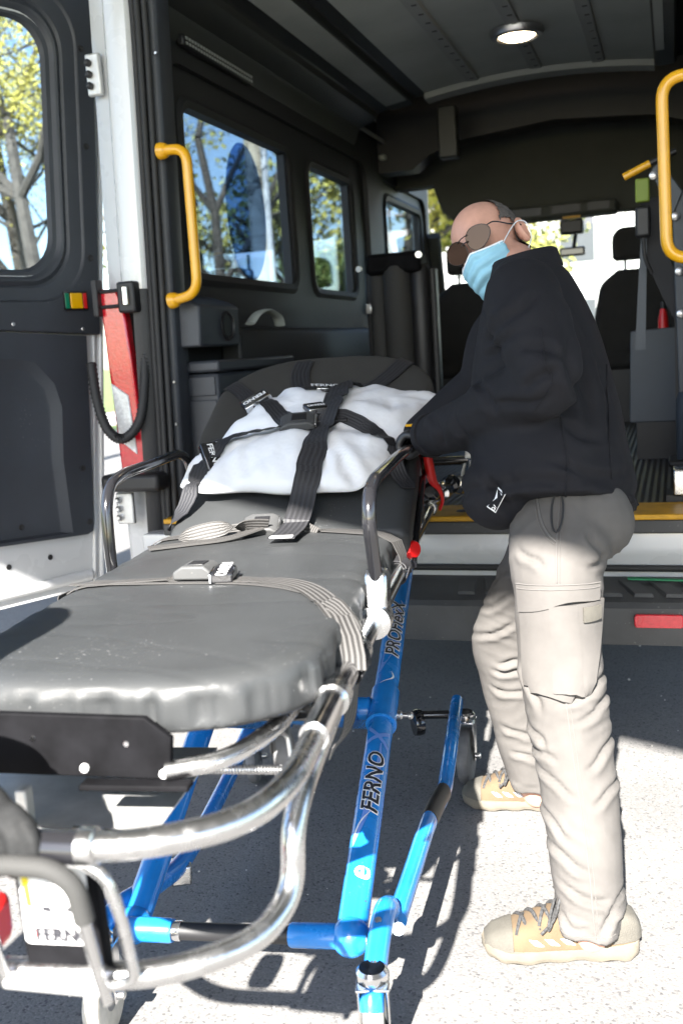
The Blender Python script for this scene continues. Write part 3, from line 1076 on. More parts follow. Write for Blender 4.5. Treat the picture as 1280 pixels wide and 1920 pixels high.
vp(MB().box2((-1.6, 3.1, .40), (.1, 7.2, .60)), 'underbody', 'black_plastic')

# yellow grab handles
def handle(pts, flange_dirs, name='grab_handle'):
    h = vp(MB().tube(fillet(pts, .06, 7), .0165, 16), name, 'yellow_paint')
    for p, d in flange_dirs:
        vp(MB().lathe([(.017, 0), (.022, .004), (.026, .018), (.026, .03)], p, d, 18), 'flange', 'yellow_paint', h)
    return h


handle([(-1.55, 2.985, 1.872), (-1.452, 2.975, 1.868), (-1.454, 2.975, 1.418), (-1.56, 2.985, 1.402)],
       [((-1.522, 2.984, 1.871), (-1, .1, .02)), ((-1.530, 2.984, 1.406), (-1, .1, -.1))])
handle([(.10, 2.985, 1.878), (-.027, 2.98, 1.874), (-.018, 2.98, 1.398), (.10, 2.985, 1.395)],
       [((.075, 2.984, 1.877), (1, 0, 0)), ((.075, 2.984, 1.395), (1, 0, 0))])

# corrugated cable loop to the door
cp = curve([(-1.845, 2.93, 1.22), (-1.825, 2.91, 1.10), (-1.79, 2.90, 1.00), (-1.74, 2.91, .965), (-1.69, 2.94, 1.02), (-1.675, 2.97, 1.14), (-1.672, 2.985, 1.24)], 16)
cb = vp(MB().tube(cp, [(.0185 if i % 2 else .0148) for i in range(len(cp))], 12), 'cable_conduit', 'black_rubber', angle=80)

# ------------------------------------------------------------------ open rear door
hp = V((-1.945, 3.05, 0))
aa = R_(114)
dd = V((math.cos(aa), -math.sin(aa), 0))
dn = V((math.sin(aa), math.cos(aa), 0))


def D(s, z, o=0.0):
    return hp + dd * s + dn * o + V((0, 0, z))


se = lambda z: -.02 - .115 * (z - .654)
zs = (.43, .7, 1.0, 1.5, 2.0, 2.5)
loop = [(se(z) - .012, z) for z in zs] + [(.62, 2.55), (.80, 2.4), (.86, 1.4), (.88, .43)]
lw = lambda s, z: s - .075 * (z - 1.9)
hole = [(lw(a, b), b) for a, b in rrect(.02, .72, 1.52, 2.36, .12)]
door = vp(plate(loop, [hole], lambda p, t: D(p[0], p[1], t), -.075, -.03), 'rear_door', 'white_paint', bevel=0, angle=30)
# rolled edge beads of the white shell
vp(MB().tube([D(se(z) + .004, z, -.026) for z in zs], .010, 10), 'door_edge', 'white_paint', door)
vp(MB().tube([D(se(z) + .032, z, -.027) for z in zs], .007, 10), 'edge_bead', 'white_paint', door)
vp(MB().tube([D(.05, .475, -.03), D(.88, .475, -.03)], .02, 10), 'door_lip', 'white_paint', door)
# upper trim with stepped window surround
st = lambda z: -.084 - .094 * (z - 1.368) + .004
loop = [(st(1.312), 1.318), (st(1.312) - .004, 1.33)] + [(st(z), z) for z in (1.5, 1.8, 2.1, 2.4, 2.47)] + [(.62, 2.5), (.78, 2.36), (.84, 1.40), (.80, 1.375)]
hole = [(lw(a, b), b) for a, b in rrect(-.065, .80, 1.435, 2.45, .17)]
up_t = vp(plate(loop, [hole], lambda p, t: D(p[0], p[1], t), -.03, .0), 'upper_trim', 'trim_grey', door, bevel=.008)
steps = [(-.065, .80, 1.435, 2.45, .17, 0.0), (-.060, .795, 1.44, 2.445, .168, -.006), (-.018, .755, 1.478, 2.405, .150, -.012), (-.010, .748, 1.487, 2.397, .146, -.020),
         (.004, .735, 1.50, 2.383, .138, -.012), (.012, .728, 1.508, 2.376, .134, -.016), (.022, .718, 1.518, 2.366, .128, -.030), (.036, .705, 1.532, 2.352, .12, -.033), (.045, .695, 1.542, 2.342, .115, -.048)]
mb = MB()
mb.loft([[D(lw(p[0], p[1]), p[1], o) for p in rrect(a, b, c, d, r, 8)] for a, b, c, d, r, o in steps], False, False)
vp(mb, 'window_surround', 'trim_grey', door, angle=25)
vp(MB().prism([(lw(a, b), b) for a, b in rrect(.025, .71, 1.53, 2.36, .1)], lambda p, t: D(p[0], p[1], t), -.056, -.052), 'door_window', 'glass_door', door)
for s_, z in ((-.112, 2.275), (-.094, 1.955), (-.066, 1.58)):
    vp(MB().lathe([(.0115, 0), (.0105, .003), (.006, .001)], D(s_, z, 0), dn, 14), 'trim_clip', 'black_rubber', up_t)
for s_, z in ((.256, 1.362), (-.007, 1.34)):
    vp(MB().lathe([(.007, 0), (.005, .003)], D(s_, z, 0), dn, 10), 'screw', 'metal_bare', up_t)
# latch indicator: green, amber, red
li = vp(MB().prism(rrect(-.032, .060, 1.403, 1.467, .004), lambda p, t: D(p[0], p[1], t), 0, .006), 'latch_switch', 'black_gloss', door)
for a, b, m in ((.040, .057, 'green'), (-.010, .036, 'amber'), (-.029, -.014, 'red_plastic')):
    vp(MB().prism(rrect(a, b, 1.409, 1.461, .003), lambda p, t: D(p[0], p[1], t), .006, .011 if m == 'amber' else .0085), 'switch_segment', m, li, bevel=.002)
# lower panel with raised arch
lo = lambda z: .028 - .075 * (z - .65)
loop = [(lo(.66) + .03, .625), (lo(.66) + .006, .634), (lo(.66), .66), (lo(1.0), 1.0), (lo(1.31), 1.316), (.80, 1.375), (.84, .72), (.82, .665)]
arch = lambda e: [(.165 - .05 - e, .640 - e * .2), (.122 - e, .9), (.105 - e, 1.08), (.125 - e * .8, 1.16 + e * .5), (.19 - e * .4, 1.235 + e * .9), (.26, 1.25 + e), (.76 + e, 1.27 + e), (.79 + e, .67 - e * .2)]
lt = vp(plate(loop, [arch(.0)], lambda p, t: D(p[0], p[1], t), -.03, -.006), 'lower_trim', 'trim_grey', door, bevel=.0)
mb = MB()
mb.loft([[D(p[0], p[1], -.006) for p in arch(.0)], [D(p[0], p[1], -.010) for p in arch(-.008)], [D(p[0], p[1], -.024) for p in arch(-.03)], [D(p[0], p[1], -.028) for p in arch(-.04)]], False, True)
vp(mb, 'recess_panel', 'trim_grey', door, angle=60)
for s_, z in ((.297, .690), (.045, .668), (.05, .86)):
    vp(MB().lathe([(.011, 0), (.010, .003), (.005, .001)], D(s_, z, -.006 if s_ < .1 else -.027), dn, 14), 'trim_clip', 'black_rubber', lt)
for s_, z in ((.358, .565), (.201, .568)):
    vp(MB().lathe([(.010, 0), (.009, .002), (.004, .001)], D(s_, z, -.029), dn, 14), 'plug', 'black_rubber', door)

# the other rear corner and door, just outside the picture
mx = lambda x: -1.5 - x
mb = MB()
mb.loft([[V((mx(x) - LEAN * (z - .85), y, z)) for x, y in pil] for z in (.55, 1.45, 2.1, 2.6)])
vp(mb, 'rear_pillar', 'white_paint', angle=30)
tl = vp(MB().prism([(mx(-1.812), 1.46), (mx(-1.792), .845), (mx(-1.69), .845), (mx(-1.725), 1.40), (mx(-1.745), 1.455)], lambda p, t: V((p[0], t, p[1])), 2.94, 2.985), 'tail_lamp', 'red_lens', bevel=.008)
vp(MB().prism([(mx(-1.797), 1.15), (mx(-1.785), .955), (mx(-1.722), .905), (mx(-1.735), 1.105)], lambda p, t: V((p[0], t, p[1])), 2.933, 2.95), 'reversing_lens', 'clear_lens', tl, bevel=.004)


def DR(s, z, o=0.0):
    p = D(s, z, o)
    return V((mx(p.x) + .02, p.y, p.z))


loop = [(se(z) - .012, z) for z in zs] + [(.62, 2.55), (.80, 2.4), (.86, 1.4), (.88, .43)]
hole = [(lw(a, b), b) for a, b in rrect(.02, .72, 1.52, 2.36, .12)]
door2 = vp(plate(loop, [hole], lambda p, t: DR(p[0], p[1], t), -.075, -.03), 'rear_door', 'white_paint', angle=30)
loop = [(st(1.312), .64)] + [(st(z), z) for z in (1.33, 1.8, 2.1, 2.47)] + [(.62, 2.5), (.78, 2.36), (.84, 1.40), (.84, .66)]
hole = [(lw(a, b), b) for a, b in rrect(-.02, .755, 1.478, 2.405, .15)]
vp(plate(loop, [hole], lambda p, t: DR(p[0], p[1], t), -.03, .0), 'door_trim', 'trim_grey', door2, bevel=.006)
mb = MB()
mb.loft([[DR(lw(p[0], p[1]), p[1], o) for p in rrect(a, b, c, d, r, 8)] for a, b, c, d, r, o in steps[2:]], False, False)
vp(mb, 'window_surround', 'trim_grey', door2, angle=25)
vp(MB().prism([(lw(a, b), b) for a, b in rrect(.025, .71, 1.53, 2.36, .1)], lambda p, t: DR(p[0], p[1], t), -.056, -.052), 'door_window', 'glass_door', door2)

# ------------------------------------------------------------------ things standing in the van
bag = empty('equipment_bag', (-1.22, 4.62, FZ), 0, 'upright black rolled equipment bag beside the left wall of the van', 'bag')
for dx, r in ((-.10, .045), (0, .065), (.10, .05)):
    MB().lathe([(r * .8, .25), (r, .28), (r * 1.02, .6), (r, .86), (r * .8, .885)], (dx, -.03 + abs(dx) * .3, 0), (0, 0, 1), 16).build('roll', 'grey_foam' if dx <= 0 else 'black_plastic', bag)
MB().box2((-.135, -.08, .85), (.125, .09, .945)).build('top_cover', 'plate_black', bag, bevel=.02)
MB().box2((-.17, .02, 0), (.17, .09, .87)).build('back_frame', 'black_plastic', bag, bevel=.01)
MB().lathe([(.012, 0), (.014, .02)], (-.155, -.1, .88), (0, -1, 0), 10).build('rivet', 'chrome', bag)
MB().lathe([(.012, 0), (.014, .02)], (.13, -.1, .92), (0, -1, 0), 10).build('rivet', 'chrome', bag)
MB().box((-.13, -.075, .70), (.03, .02, .05)).build('clip', 'chrome', bag, bevel=.004)

bd = empty('grey_board', (-.06, 4.2, FZ), 0, 'plain grey rectangular board standing on the van floor at the right', 'board')
MB().prism([(-.118, .15), (.12, .15), (.12, .525), (-.108, .515)], lambda p, t: V((p[0], t, p[1])), 0, .02).build('panel', 'board_grey', bd, bevel=.004)
MB().box2((-.09, .005, 0), (.1, .015, .15)).build('foot', 'black_plastic', bd)

lf = empty('wheelchair_lift', (.03, 3.55, FZ), 0, 'folded wheelchair lift with bolted grey arms, yellow bar and black belt', 'lift')
MB().prism([(-.035, .95), (.055, .95), (.055, .3), (-.02, .3)], lambda p, t: V((p[0], t, p[1])), -.01, .01).build('arm_plate', 'board_grey', lf, bevel=.004)
MB().prism([(-.03, .88), (-.10, 1.02), (-.075, 1.06), (.0, .95)], lambda p, t: V((p[0], t, p[1])), -.02, -.012).build('link_arm', 'board_grey', lf, bevel=.003)
for x, z in ((-.09, 1.008), (-.024, .873), (-.014, .697), (-.01, .56)):
    MB().lathe([(.014, 0), (.013, .006), (.006, .009)], (x, -.02, z), (0, -1, 0), 14).build('bolt', 'metal_bare', lf)
MB().tube([(-.183, -.03, 1.012), (-.10, -.03, 1.046)], .0125, 12).build('yellow_bar', 'yellow_paint', lf)
MB().tube([(-.10, -.03, 1.046), (-.02, -.03, 1.075)], .010, 10).build('bar_stem', 'black_plastic', lf)
MB().box((-.125, -.02, .965), (.045, .03, .075)).build('label', 'neon', lf, bevel=.006)
MB().box((-.125, -.02, .865), (.05, .04, .10)).build('control_pendant', 'black_plastic', lf, bevel=.01)
MB().tube(curve([(-.125, -.02, .82), (-.12, -.02, .75), (-.10, 0, .70)], 4), .006, 6).build('pendant_cable', 'black_rubber', lf)
MB().ribbon([V((-.10, .06, .95)), V((-.085, .06, .75)), V((-.03, .05, .62)), V((.04, .04, .48))], [V((1, 0, .3))] * 4, .07, .004).build('belt', 'webbing_black', lf)
MB().prism([(-.135, .82), (-.115, .82), (-.125, .45), (-.16, .45)], lambda p, t: V((p[0], t, p[1])), .05, .06).build('grey_post', 'board_grey', lf)
MB().box2((-.03, .1, 0), (.06, .2, .9)).build('tower', 'black_plastic', lf)
MB().lathe([(.05, .06), (.055, .07), (.055, .27), (.045, .30), (.02, .31)], (.025, .10, .0), (0, 0, 1), 20).build('motor_housing', 'board_grey', lf)
MB().box2((-.055, .03, .045), (.06, .2, .065)).build('base_plate', 'black_plastic', lf, bevel=.006)
bl = MB().box2((-.040, -.46, .02), (.05, -.36, .10)).build('valve_block', 'aluminium', lf, bevel=.006)
for z in (.045, .082):
    MB().lathe([(.008, 0), (.008, .012), (.005, .016)], (.0, -.46, z), (0, -1, 0), 12).build('valve', 'red_plastic', bl)
MB().box2((-.06, -.44, .0), (.06, -.3, .02)).build('block_foot', 'black_plastic', lf)
MB().tube([(.0, -.35, .05), (.03, .02, .05)], .012, 8).build('hydraulic_pipe', 'black_rubber', lf)

rb_ = empty('red_bottle', (-.045, 4.45, FZ), 0, 'small red bottle behind the grey board', 'bottle')
MB().lathe([(.02, .0), (.022, .02), (.022, .50), (.02, .56), (.012, .60)], (0, 0, 0), (0, 0, 1), 14).build('body', 'red_plastic', rb_)
MB().lathe([(.010, .60), (.010, .63)], (0, 0, 0), (0, 0, 1), 10).build('cap', 'black_plastic', rb_)

gs = tag(MB().prism([(-.135, 2.875), (.02, 2.862), (.022, 2.876), (-.137, 2.897)], lambda p, t: V((p[0], p[1], t)), .5085, .5125).build('green_tape_strip', 'green_tape'),
         'short strip of green tape lying on the bumper step', 'tape')

# ------------------------------------------------------------------ the stretcher (local: x across, y from foot to head, z up)
SX, SY, SR = -.547, -.083, R_(8.6)
ST = empty('ambulance_stretcher', (SX, SY, 0), SR, 'wheeled ambulance stretcher with grey vinyl mattress and blue legs', 'stretcher')
SMAT = Matrix.Translation((SX, SY, 0)) @ Matrix.Rotation(SR, 4, 'Z')


def q(u_, v_, z):
    return V((v_, u_, z))


def sp(mb, name, mat, parent=None, bevel=0, **k):
    return mb.build(name, mat, parent or ST, bevel=bevel, **k)


# mattress, leg section: rounded foot end, soft edges, gathered skirt
def outline(inset, y0=1.165, y1=2.19, hw=.283, r=.19):
    pts = []
    for cx, cy, a0 in ((-1, 0, 180), (1, 0, 270)):
        for k in range(13):
            a = R_(a0 + 90 * k / 12)
            rr = r - inset
            pts.append((cx * (hw - r) + rr * math.cos(a), y0 + r + rr * 1.0 * math.sin(a)))
    pts += [(hw - inset, (y0 + y1) / 2), (hw - inset, y1), (-(hw - inset), y1), (-(hw - inset), (y0 + y1) / 2)]
    return pts


def bow(p):
    # the foot end is a shallow curve, not a full half circle
    return p


mb = MB()
mb.loft([[V((x, y, z)) for x, y in outline(i)] for z, i in ((.722, .02), (.728, .004), (.74, 0), (.775, 0), (.789, .006), (.797, .018), (.801, .04))])


def vinyl_folds(co, n):
    d = 0.0
    side = 1 - min(1, abs(n.z) * 1.6)
    ang = math.atan2(co.y - 1.35, co.x)
    s = co.y if abs(co.x) > .2 and co.y > 1.28 else 1.27 + .25 * (ang + .8)
    if side > 0:
        pl = noise.noise(V((s * 30, 3.1, co.z * 6))) * .0042 + noise.noise(V((s * 75, 1.1, co.z * 7))) * .0026
        d += side * (pl - max(0, .22 - abs(noise.noise(V((s * 17, 7.7, co.z * 3))))) * .035)
    else:
        d += noise.noise(co * 5.0) * .0022 + noise.noise(co * 13) * .0009 + max(0, .12 - abs(noise.noise(V((co.x * 4, co.y * 9, 2))))) * -.008
        e = max(0, 1 - abs(co.y - 1.74 - co.x * -.05) / .05)
        d -= .0035 * e * e * (0.4 + 1.2 * abs(co.x) / .28)
    # pressed in at the top edge under the side gathers
    edge = max(0, abs(co.x) - .22) / .06
    if n.z > .3:
        d += -.0022 * edge * (noise.noise(V((co.y * 22, 0, 0))) + .4)
    return d


mat_me = fuse(mb, .0062, 3, .5, vinyl_folds)
mattress = link('mattress', mat_me, 'vinyl', ST)
# back section, raised about 25 degrees
K = .466
CB, SBn = math.cos(math.atan(K)), math.sin(math.atan(K))


def bk(s, x, h):
    """s along the back section from the fold, h above its top face"""
    return V((x + .02, 2.185 + s * CB - h * SBn, .797 + s * SBn + h * CB))


def back_outline(inset, s0=0.0, s1=.80, hw=.288, r=.17):
    return [(a, b) for a, b in rrect(-hw + inset, hw - inset, s0 + inset * .5, s1 - inset, (.02, .02, r, r), 8)]


mb = MB()
mb.loft([[bk(y, x, h) for x, y in back_outline(i)] for h, i in ((-.075, .015), (-.068, 0), (-.02, 0), (-.008, .006), (-.001, .02), (0, .05))])
back_me = fuse(mb, .009, 4, .5, lambda c, n: noise.noise(c * 6) * .002 + noise.noise(c * 16) * .0006)
back = link('back_section', back_me, 'vinyl', ST)
mb = MB()
mb.loft([[bk(y, x, h) for x, y in rrect(-.30 + i, .315 - i, .36 + i, .86 - i, (.03, .03, .23, .23), 10)] for h, i in ((-.02, .012), (-.01, .0), (.025, 0), (.036, .008), (.042, .03))])
head_me = fuse(mb, .009, 4)
headrest = link('headrest', head_me, 'back_fabric', ST)
# back section frame
sp(MB().tube(fillet([bk(.0, -.285, -.095), bk(.83, -.285, -.085), bk(.87, -.2, -.08), bk(.87, .2, -.08), bk(.83, .285, -.085), bk(0, .285, -.095)], .08, 6), .0135, 12), 'back_frame', 'black_gloss')

# pillow lying on the back section (its own thing)
pc = bk(.335, .005, .02)
pw, pl_, ph = .318, .243, .072
vs, fs = [], []
NX, NY = 56, 44
for side_ in (1, -1):
    for j in range(NY + 1):
        for i in range(NX + 1):
            a, b = -1 + 2 * i / NX, -1 + 2 * j / NY
            # pinched outline: corners stick out
            rr_ = max(abs(a), abs(b)) / max(1e-6, (abs(a) ** 6 + abs(b) ** 6) ** (1 / 6))
            ax = a * rr_ * (1 - .045 * (1 - b * b) * abs(a) ** 3 + .015 * math.sin(b * 9))
            bx_ = b * rr_ * (1 - .05 * (1 - a * a) * abs(b) ** 3 + .02 * math.sin(a * 8))
            t = max(0.0, (1 - abs(a) ** 2.6)) ** .55 * max(0.0, (1 - abs(b) ** 2.6)) ** .55
            h = ph * t * (1.0 if side_ > 0 else .55)
            ed = 1 - t
            crease = noise.noise(V((a * 3.1, b * 2.7, 1.7))) * .010 + abs(noise.noise(V((a * 5 + b * 3, b * 2 - a, 5)))) * -.008
            rad = math.atan2(b, a)
            crn = max(0, abs(a) - .55) * max(0, abs(b) - .5) * 6
            crease += crn * .014 * math.sin(14 * math.atan2(abs(b) - .45, abs(a) - .45) + (3 if a * b > 0 else 0))
            crease += (t ** .5) * (1 - t) * .010 * math.sin(rad * 17 + 5 * noise.noise(V((a * 2, b * 2, 9))))
            h += (crease if side_ > 0 else 0) * min(1, t * 3)
            # strap pressing across
            gv = math.exp(-((a - .12 + .35 * b) / .13) ** 2) * .012 + math.exp(-((b + .12 - .06 * a) / .12) ** 2) * .018
            h -= gv * t if side_ > 0 else 0
            p = bk(.365 + bx_ * .25 - ax * .022, .020 + ax * .255 + bx_ * .088, .038 + (h if side_ > 0 else -h))
            vs.append(p - pc)
n1 = (NX + 1) * (NY + 1)
for j in range(NY):
    for i in range(NX):
        a = j * (NX + 1) + i
        fs.append((a, a + 1, a + NX + 2, a + NX + 1))
        fs.append((n1 + a, n1 + a + NX + 1, n1 + a + NX + 2, n1 + a + 1))
pm = MB().add(vs, fs).mesh('pillow', angle=80)
bmx = bmesh.new()
bmx.from_mesh(pm)
bmesh.ops.remove_doubles(bmx, verts=bmx.verts, dist=.0008)
bmesh.ops.recalc_face_normals(bmx, faces=bmx.faces)
bmx.to_mesh(pm)
bmx.free()
for p in pm.polygons:
    p.use_smooth = True
pillow = link('pillow', pm, 'pillow_white')
pillow.matrix_world = SMAT @ Matrix.Translation(pc)
tag(pillow, 'white pillow strapped onto the raised back of the stretcher', 'pillow')

# surfaces straps rest on, in stretcher coordinates
_t = [bvh_of(mat_me), bvh_of(back_me), bvh_of(head_me), bvh_of(pm, Matrix.Translation(pc))]


def snap(x, y, lift=.003):
    best = None
    for t in _t:
        h = t.ray_cast(V((x, y, 1.6)), V((0, 0, -1)))
        if h[0] is not None and (best is None or h[0].z > best[0].z):
            best = (h[0], h[1])
    if best is None:
        return None
    n = best[1] if best[1].z > 0 else -best[1]
    return best[0] + n * lift, n


def strap(name, uv, width, mat='webbing', lift=.004, smooth=3, parent=None, n=8, tail=None):
    """uv: (u, v) path over the mattress and pillow"""
    path = curve([V((b, a, 0)) for a, b in uv], n)
    P, N = [], []
    for p in path:
        h = snap(p.x, p.y, lift)
        if h:
            P.append(h[0])
            N.append(h[1])
    for _ in range(smooth):
        Q = [p.copy() for p in P]
        for i in range(1, len(P) - 1):
            Q[i] = V((P[i].x, P[i].y, max(P[i].z, (P[i - 1].z + P[i].z * 2 + P[i + 1].z) / 4)))
        P = Q
    if tail:
        P += [V((b, a, z)) for a, b, z in tail]
        N += [N[-1]] * len(tail)
    W_ = []
    for i in range(len(P)):
        t = (P[min(i + 1, len(P) - 1)] - P[max(i - 1, 0)]).normalized()
        W_.append(t.cross(N[i]).normalized())
    return sp(MB().ribbon(P, W_, width), name, mat, parent, smooth=True, angle=30), P, W_


def frame_at(P, i, N=None):
    t = (P[min(i + 1, len(P) - 1)] - P[max(i - 1, 0)]).normalized()
    return t


def buckle(c, along, nrm, l, w_, h, kind, label=None):
    """seat-belt buckle: rounded body, mouth, button; returns the part"""
    a = V(along).normalized()
    n = V(nrm)
    n = (n - a * n.dot(a)).normalized()
    s = n.cross(a)
    m = Matrix((a, s, n)).transposed()
    c = V(c) + n * (h / 2)
    if kind == 'body':
        sec = [(-l / 2, -h / 2), (l / 2, -h / 2), (l / 2, h * .1), (l * .32, h * .5), (-l * .25, h * .5), (-l / 2, h * .05)]
        o = sp(MB().prism(sec, lambda p, t: c + m @ V((p[0], t, p[1])), -w_ / 2, w_ / 2), 'buckle', 'bumper_plastic', bevel=.004)
        sp(MB().box(c + m @ V((l * .05, 0, h * .5)), (l * .42, w_ * .55, .004), m), 'release_button', 'black_plastic', o, bevel=.0015)
        sp(MB().box(c + m @ V((l * .5, 0, -h * .1)), (.006, w_ * .8, h * .45), m), 'latch_plate', 'metal_bare', o, bevel=.001)
    else:
        o = sp(MB().box(c, (l, w_, h), m), 'buckle', 'black_gloss', bevel=.004)
        sp(MB().box(c + m @ V((-l * .5, 0, 0)), (.006, w_ * 1.02, h * .9), m), 'latch_plate', 'chrome', o, bevel=.0015)
        if label:
            lettering('lettering', label, w_ * .28 if kind == 'logo' else w_ * .5, lambda x, y: c + m @ (V((-y, x, h / 2 + .0007)) if kind == 'logo' else V((y, -x, h / 2 + .0007))), 'white_print', o, bold=.0006)
        sp(MB().lathe([(.0035, 0), (.003, .001)], c + m @ V((-l * .5 - .003, w_ * .2, 0)), m @ V((-1, 0, 0)), 8), 'rivet', 'dark_print', o)
    return o


# leg strap with two-piece buckle
s1, P1, W1 = strap('leg_strap', [(1.70, -.275), (1.725, -.19), (1.742, -.11), (1.75, -.075)], .042)
sp(MB().ribbon(*(lambda pts: (pts, [V((.1, 1, .1))] * len(pts)))(curve([V((-.285, 1.69, .792)), V((-.292, 1.69, .765)), V((-.29, 1.69, .735))], 4)), .042), 'leg_strap', 'webbing')
s2, P2, W2 = strap('leg_strap', [(1.722, .03), (1.715, .06), (1.695, .115), (1.645, .18), (1.575, .225), (1.52, .25)], .044,
                   tail=[(1.48, .272, .795), (1.44, .29, .775), (1.415, .298, .752), (1.40, .30, .735)])
sp(MB().ribbon(curve([V((-.278, 1.705, .805)), V((.0, 1.70, .803)), V((.12, 1.66, .804)), V((.2, 1.60, .804))], 6), [V((.15, 1, 0))] * 19, .012), 'strap_edge', 'webbing')
buckle(V((-.045, 1.752, .803)), V((1, -.05, 0)), V((0, 0, 1)), .075, .062, .026, 'body')
buckle(V((.016, 1.722, .803)), V((1, .12, 0)), V((0, -.05, 1)), .042, .058, .020, 'tongue', 'FERNO')
# loose strap end hanging over the side
tp_ = curve([V((.243, 1.53, .808)), V((.268, 1.50, .802)), V((.296, 1.47, .775)), V((.300, 1.44, .735)), V((.296, 1.42, .69)), V((.290, 1.385, .655)), V((.272, 1.34, .628))], 6)
sp(MB().ribbon(tp_, [V((.25, .95, .25))] * len(tp_), .034), 'strap_tail', 'webbing')
# waist strap at the fold, with loose ends
s3, P3, W3 = strap('waist_strap', [(2.13, -.285), (2.17, -.20), (2.20, -.12), (2.21, -.06)], .042)
s4, P4, W4 = strap('waist_strap', [(2.20, .05), (2.185, .12), (2.15, .20), (2.12, .262)], .042, tail=[(2.105, .29, .79), (2.10, .302, .76), (2.10, .304, .735)])
h_ = snap(-.035, 2.205)
buckle(h_[0], V((1, .05, 0)), h_[1], .085, .062, .024, 'body')
tw = []
tww = []
for k in range(19):
    t = k / 18
    tw.append(V((-.20 + .19 * t, 2.10 + .07 * t, .812 + .010 * math.sin(t * math.pi) + .01 * t)))
    tww.append(V((-.15, .9, math.sin(t * 5.2) * 1.6)))
sp(MB().ribbon(tw, tww, .040), 'strap_tail', 'webbing')
sp(MB().ribbon(curve([V((-.245, 2.03, .806)), V((-.17, 2.07, .806)), V((-.09, 2.11, .808)), V((-.03, 2.17, .818))], 6), [V((-.35, .9, 0))] * 19, .038, .004), 'strap_tail', 'webbing')
# shoulder harness over the pillow
h1 = strap('shoulder_strap', [(2.62, .105), (2.56, .104), (2.50, .098), (2.44, .088), (2.36, .075), (2.28, .062), (2.20, .052), (2.12, .047), (2.05, .046)], .062, 'webbing_dark', n=6, smooth=30, lift=.013)
hE = h1[1][-1]
sp(MB().box(hE + V((0, .012, .002)), (.05, .020, .003)), 'strap_label', 'white_print', bevel=.0008)
hB = snap(.09, 2.52)
sp(MB().box(hB[0] + V((.012, .01, .004)), (.078, .17, .006), Matrix.Rotation(math.atan(K) - .05, 3, 'X')), 'strap_keeper', 'webbing_dark', bevel=.002)
strap('shoulder_strap', [(2.245, -.265), (2.30, -.225), (2.355, -.19), (2.405, -.125), (2.435, -.04), (2.45, .02), (2.455, .06)], .046, 'webbing_dark', smooth=14, lift=.010)
strap('shoulder_strap', [(2.80, -.255), (2.74, -.20), (2.66, -.15), (2.59, -.105), (2.52, -.06), (2.465, -.01), (2.45, .03)], .046, 'webbing_dark')
strap('shoulder_strap', [(2.455, .05), (2.468, .12), (2.455, .19), (2.41, .25), (2.345, .295)], .040, 'webbing_dark', smooth=8, lift=.006)
strap('shoulder_strap', [(2.62, .09), (2.70, .15), (2.80, .215), (2.90, .26)], .055, 'webbing_dark')
strap('shoulder_strap', [(2.62, .03), (2.72, -.02), (2.82, -.05), (2.90, -.05)], .055, 'webbing_dark')
for (a, b, dir_) in ((2.358, -.19, (-.62, -.62, 0)), (2.625, -.132, (-.55, .75, .3))):
    h_ = snap(b, a)
    buckle(h_[0], V(dir_), h_[1] + V((.1, -.7, 0)), .046, .078, .018, 'logo', 'FERNO')
h_ = snap(.015, 2.452)
buckle(h_[0], V((1, .1, .02)), h_[1], .09, .058, .022, 'body')
h_ = snap(.05, 2.505)
buckle(h_[0] + V((0, 0, .004)), V((-.55, .75, .3)), h_[1] + V((0, -.3, 0)), .045, .055, .016, 'logo', 'FERNO')
h_ = snap(.055, 2.63)
buckle(h_[0], V((-.3, .85, .3)), h_[1] + V((0, -.3, 0)), .035, .05, .014, 'tongue', 'FERNO')

# main frame rails
for s_ in (-1, 1):
    x = .29 if s_ > 0 else -.268
    rl = sp(MB().tube([V((x, 1.16, .728)), V((x, 2.30, .728))], .0195, 18), 'side_rail', 'chrome')
    sp(MB().tube([V((x, 2.30, .728)), V((x, 2.93, .728))], .0185, 18), 'rail_grip', 'black_gloss', rl)
    for u_, l_ in ((1.305, .022), (1.50, .03), (2.31, .03), (2.93, .025)):
        sp(MB().lathe([(.0195, -l_), (.0245, -l_ * .8), (.0245, l_ * .8), (.0195, l_)], V((x, u_, .728)), (0, 1, 0), 20), 'collar', 'aluminium', rl)
    # inner deck rail
    sp(MB().box2((x - s_ * .055 - .012, 1.35, .70), (x - s_ * .055 + .012, 2.95, .722)), 'deck_rail', 'aluminium_matt', bevel=.003)
# black wraps of the strap anchors
for u_ in (1.44, 2.08):
    w1 = []
    for k in range(26):
        a = 2 * math.pi * k / 25
        w1.append(V((.29 + .024 * math.cos(a), u_ + .028 * math.sin(a * .5 + .3), .728 + .024 * math.sin(a))))
    sp(MB().ribbon(w1, [V((0.1, 1, .15))] * 26, .036, .003), 'anchor_loop', 'webbing_dark')
# loops at the foot end
upper = [(.29, 1.18, .728), (.29, 1.02, .728), (.262, .93, .728), (.16, .872, .728), (-.14, .872, .728), (-.24, .93, .728), (-.268, 1.02, .728), (-.268, 1.18, .728)]
lift = sp(MB().tube(fillet(upper, .11, 8), .0155, 18), 'lift_bar', 'aluminium')
lower = [(.286, 1.30, .704), (.286, 1.10, .690), (.283, 1.045, .665), (.281, 1.035, .59), (.26, .955, .578), (.165, .89, .575), (-.145, .89, .575), (-.24, .955, .578), (-.261, 1.035, .59), (-.264, 1.045, .665), (-.266, 1.10, .69), (-.266, 1.30, .704)]
sp(MB().tube(fillet(lower, .05, 7), .0142, 18), 'lower_loop', 'aluminium')
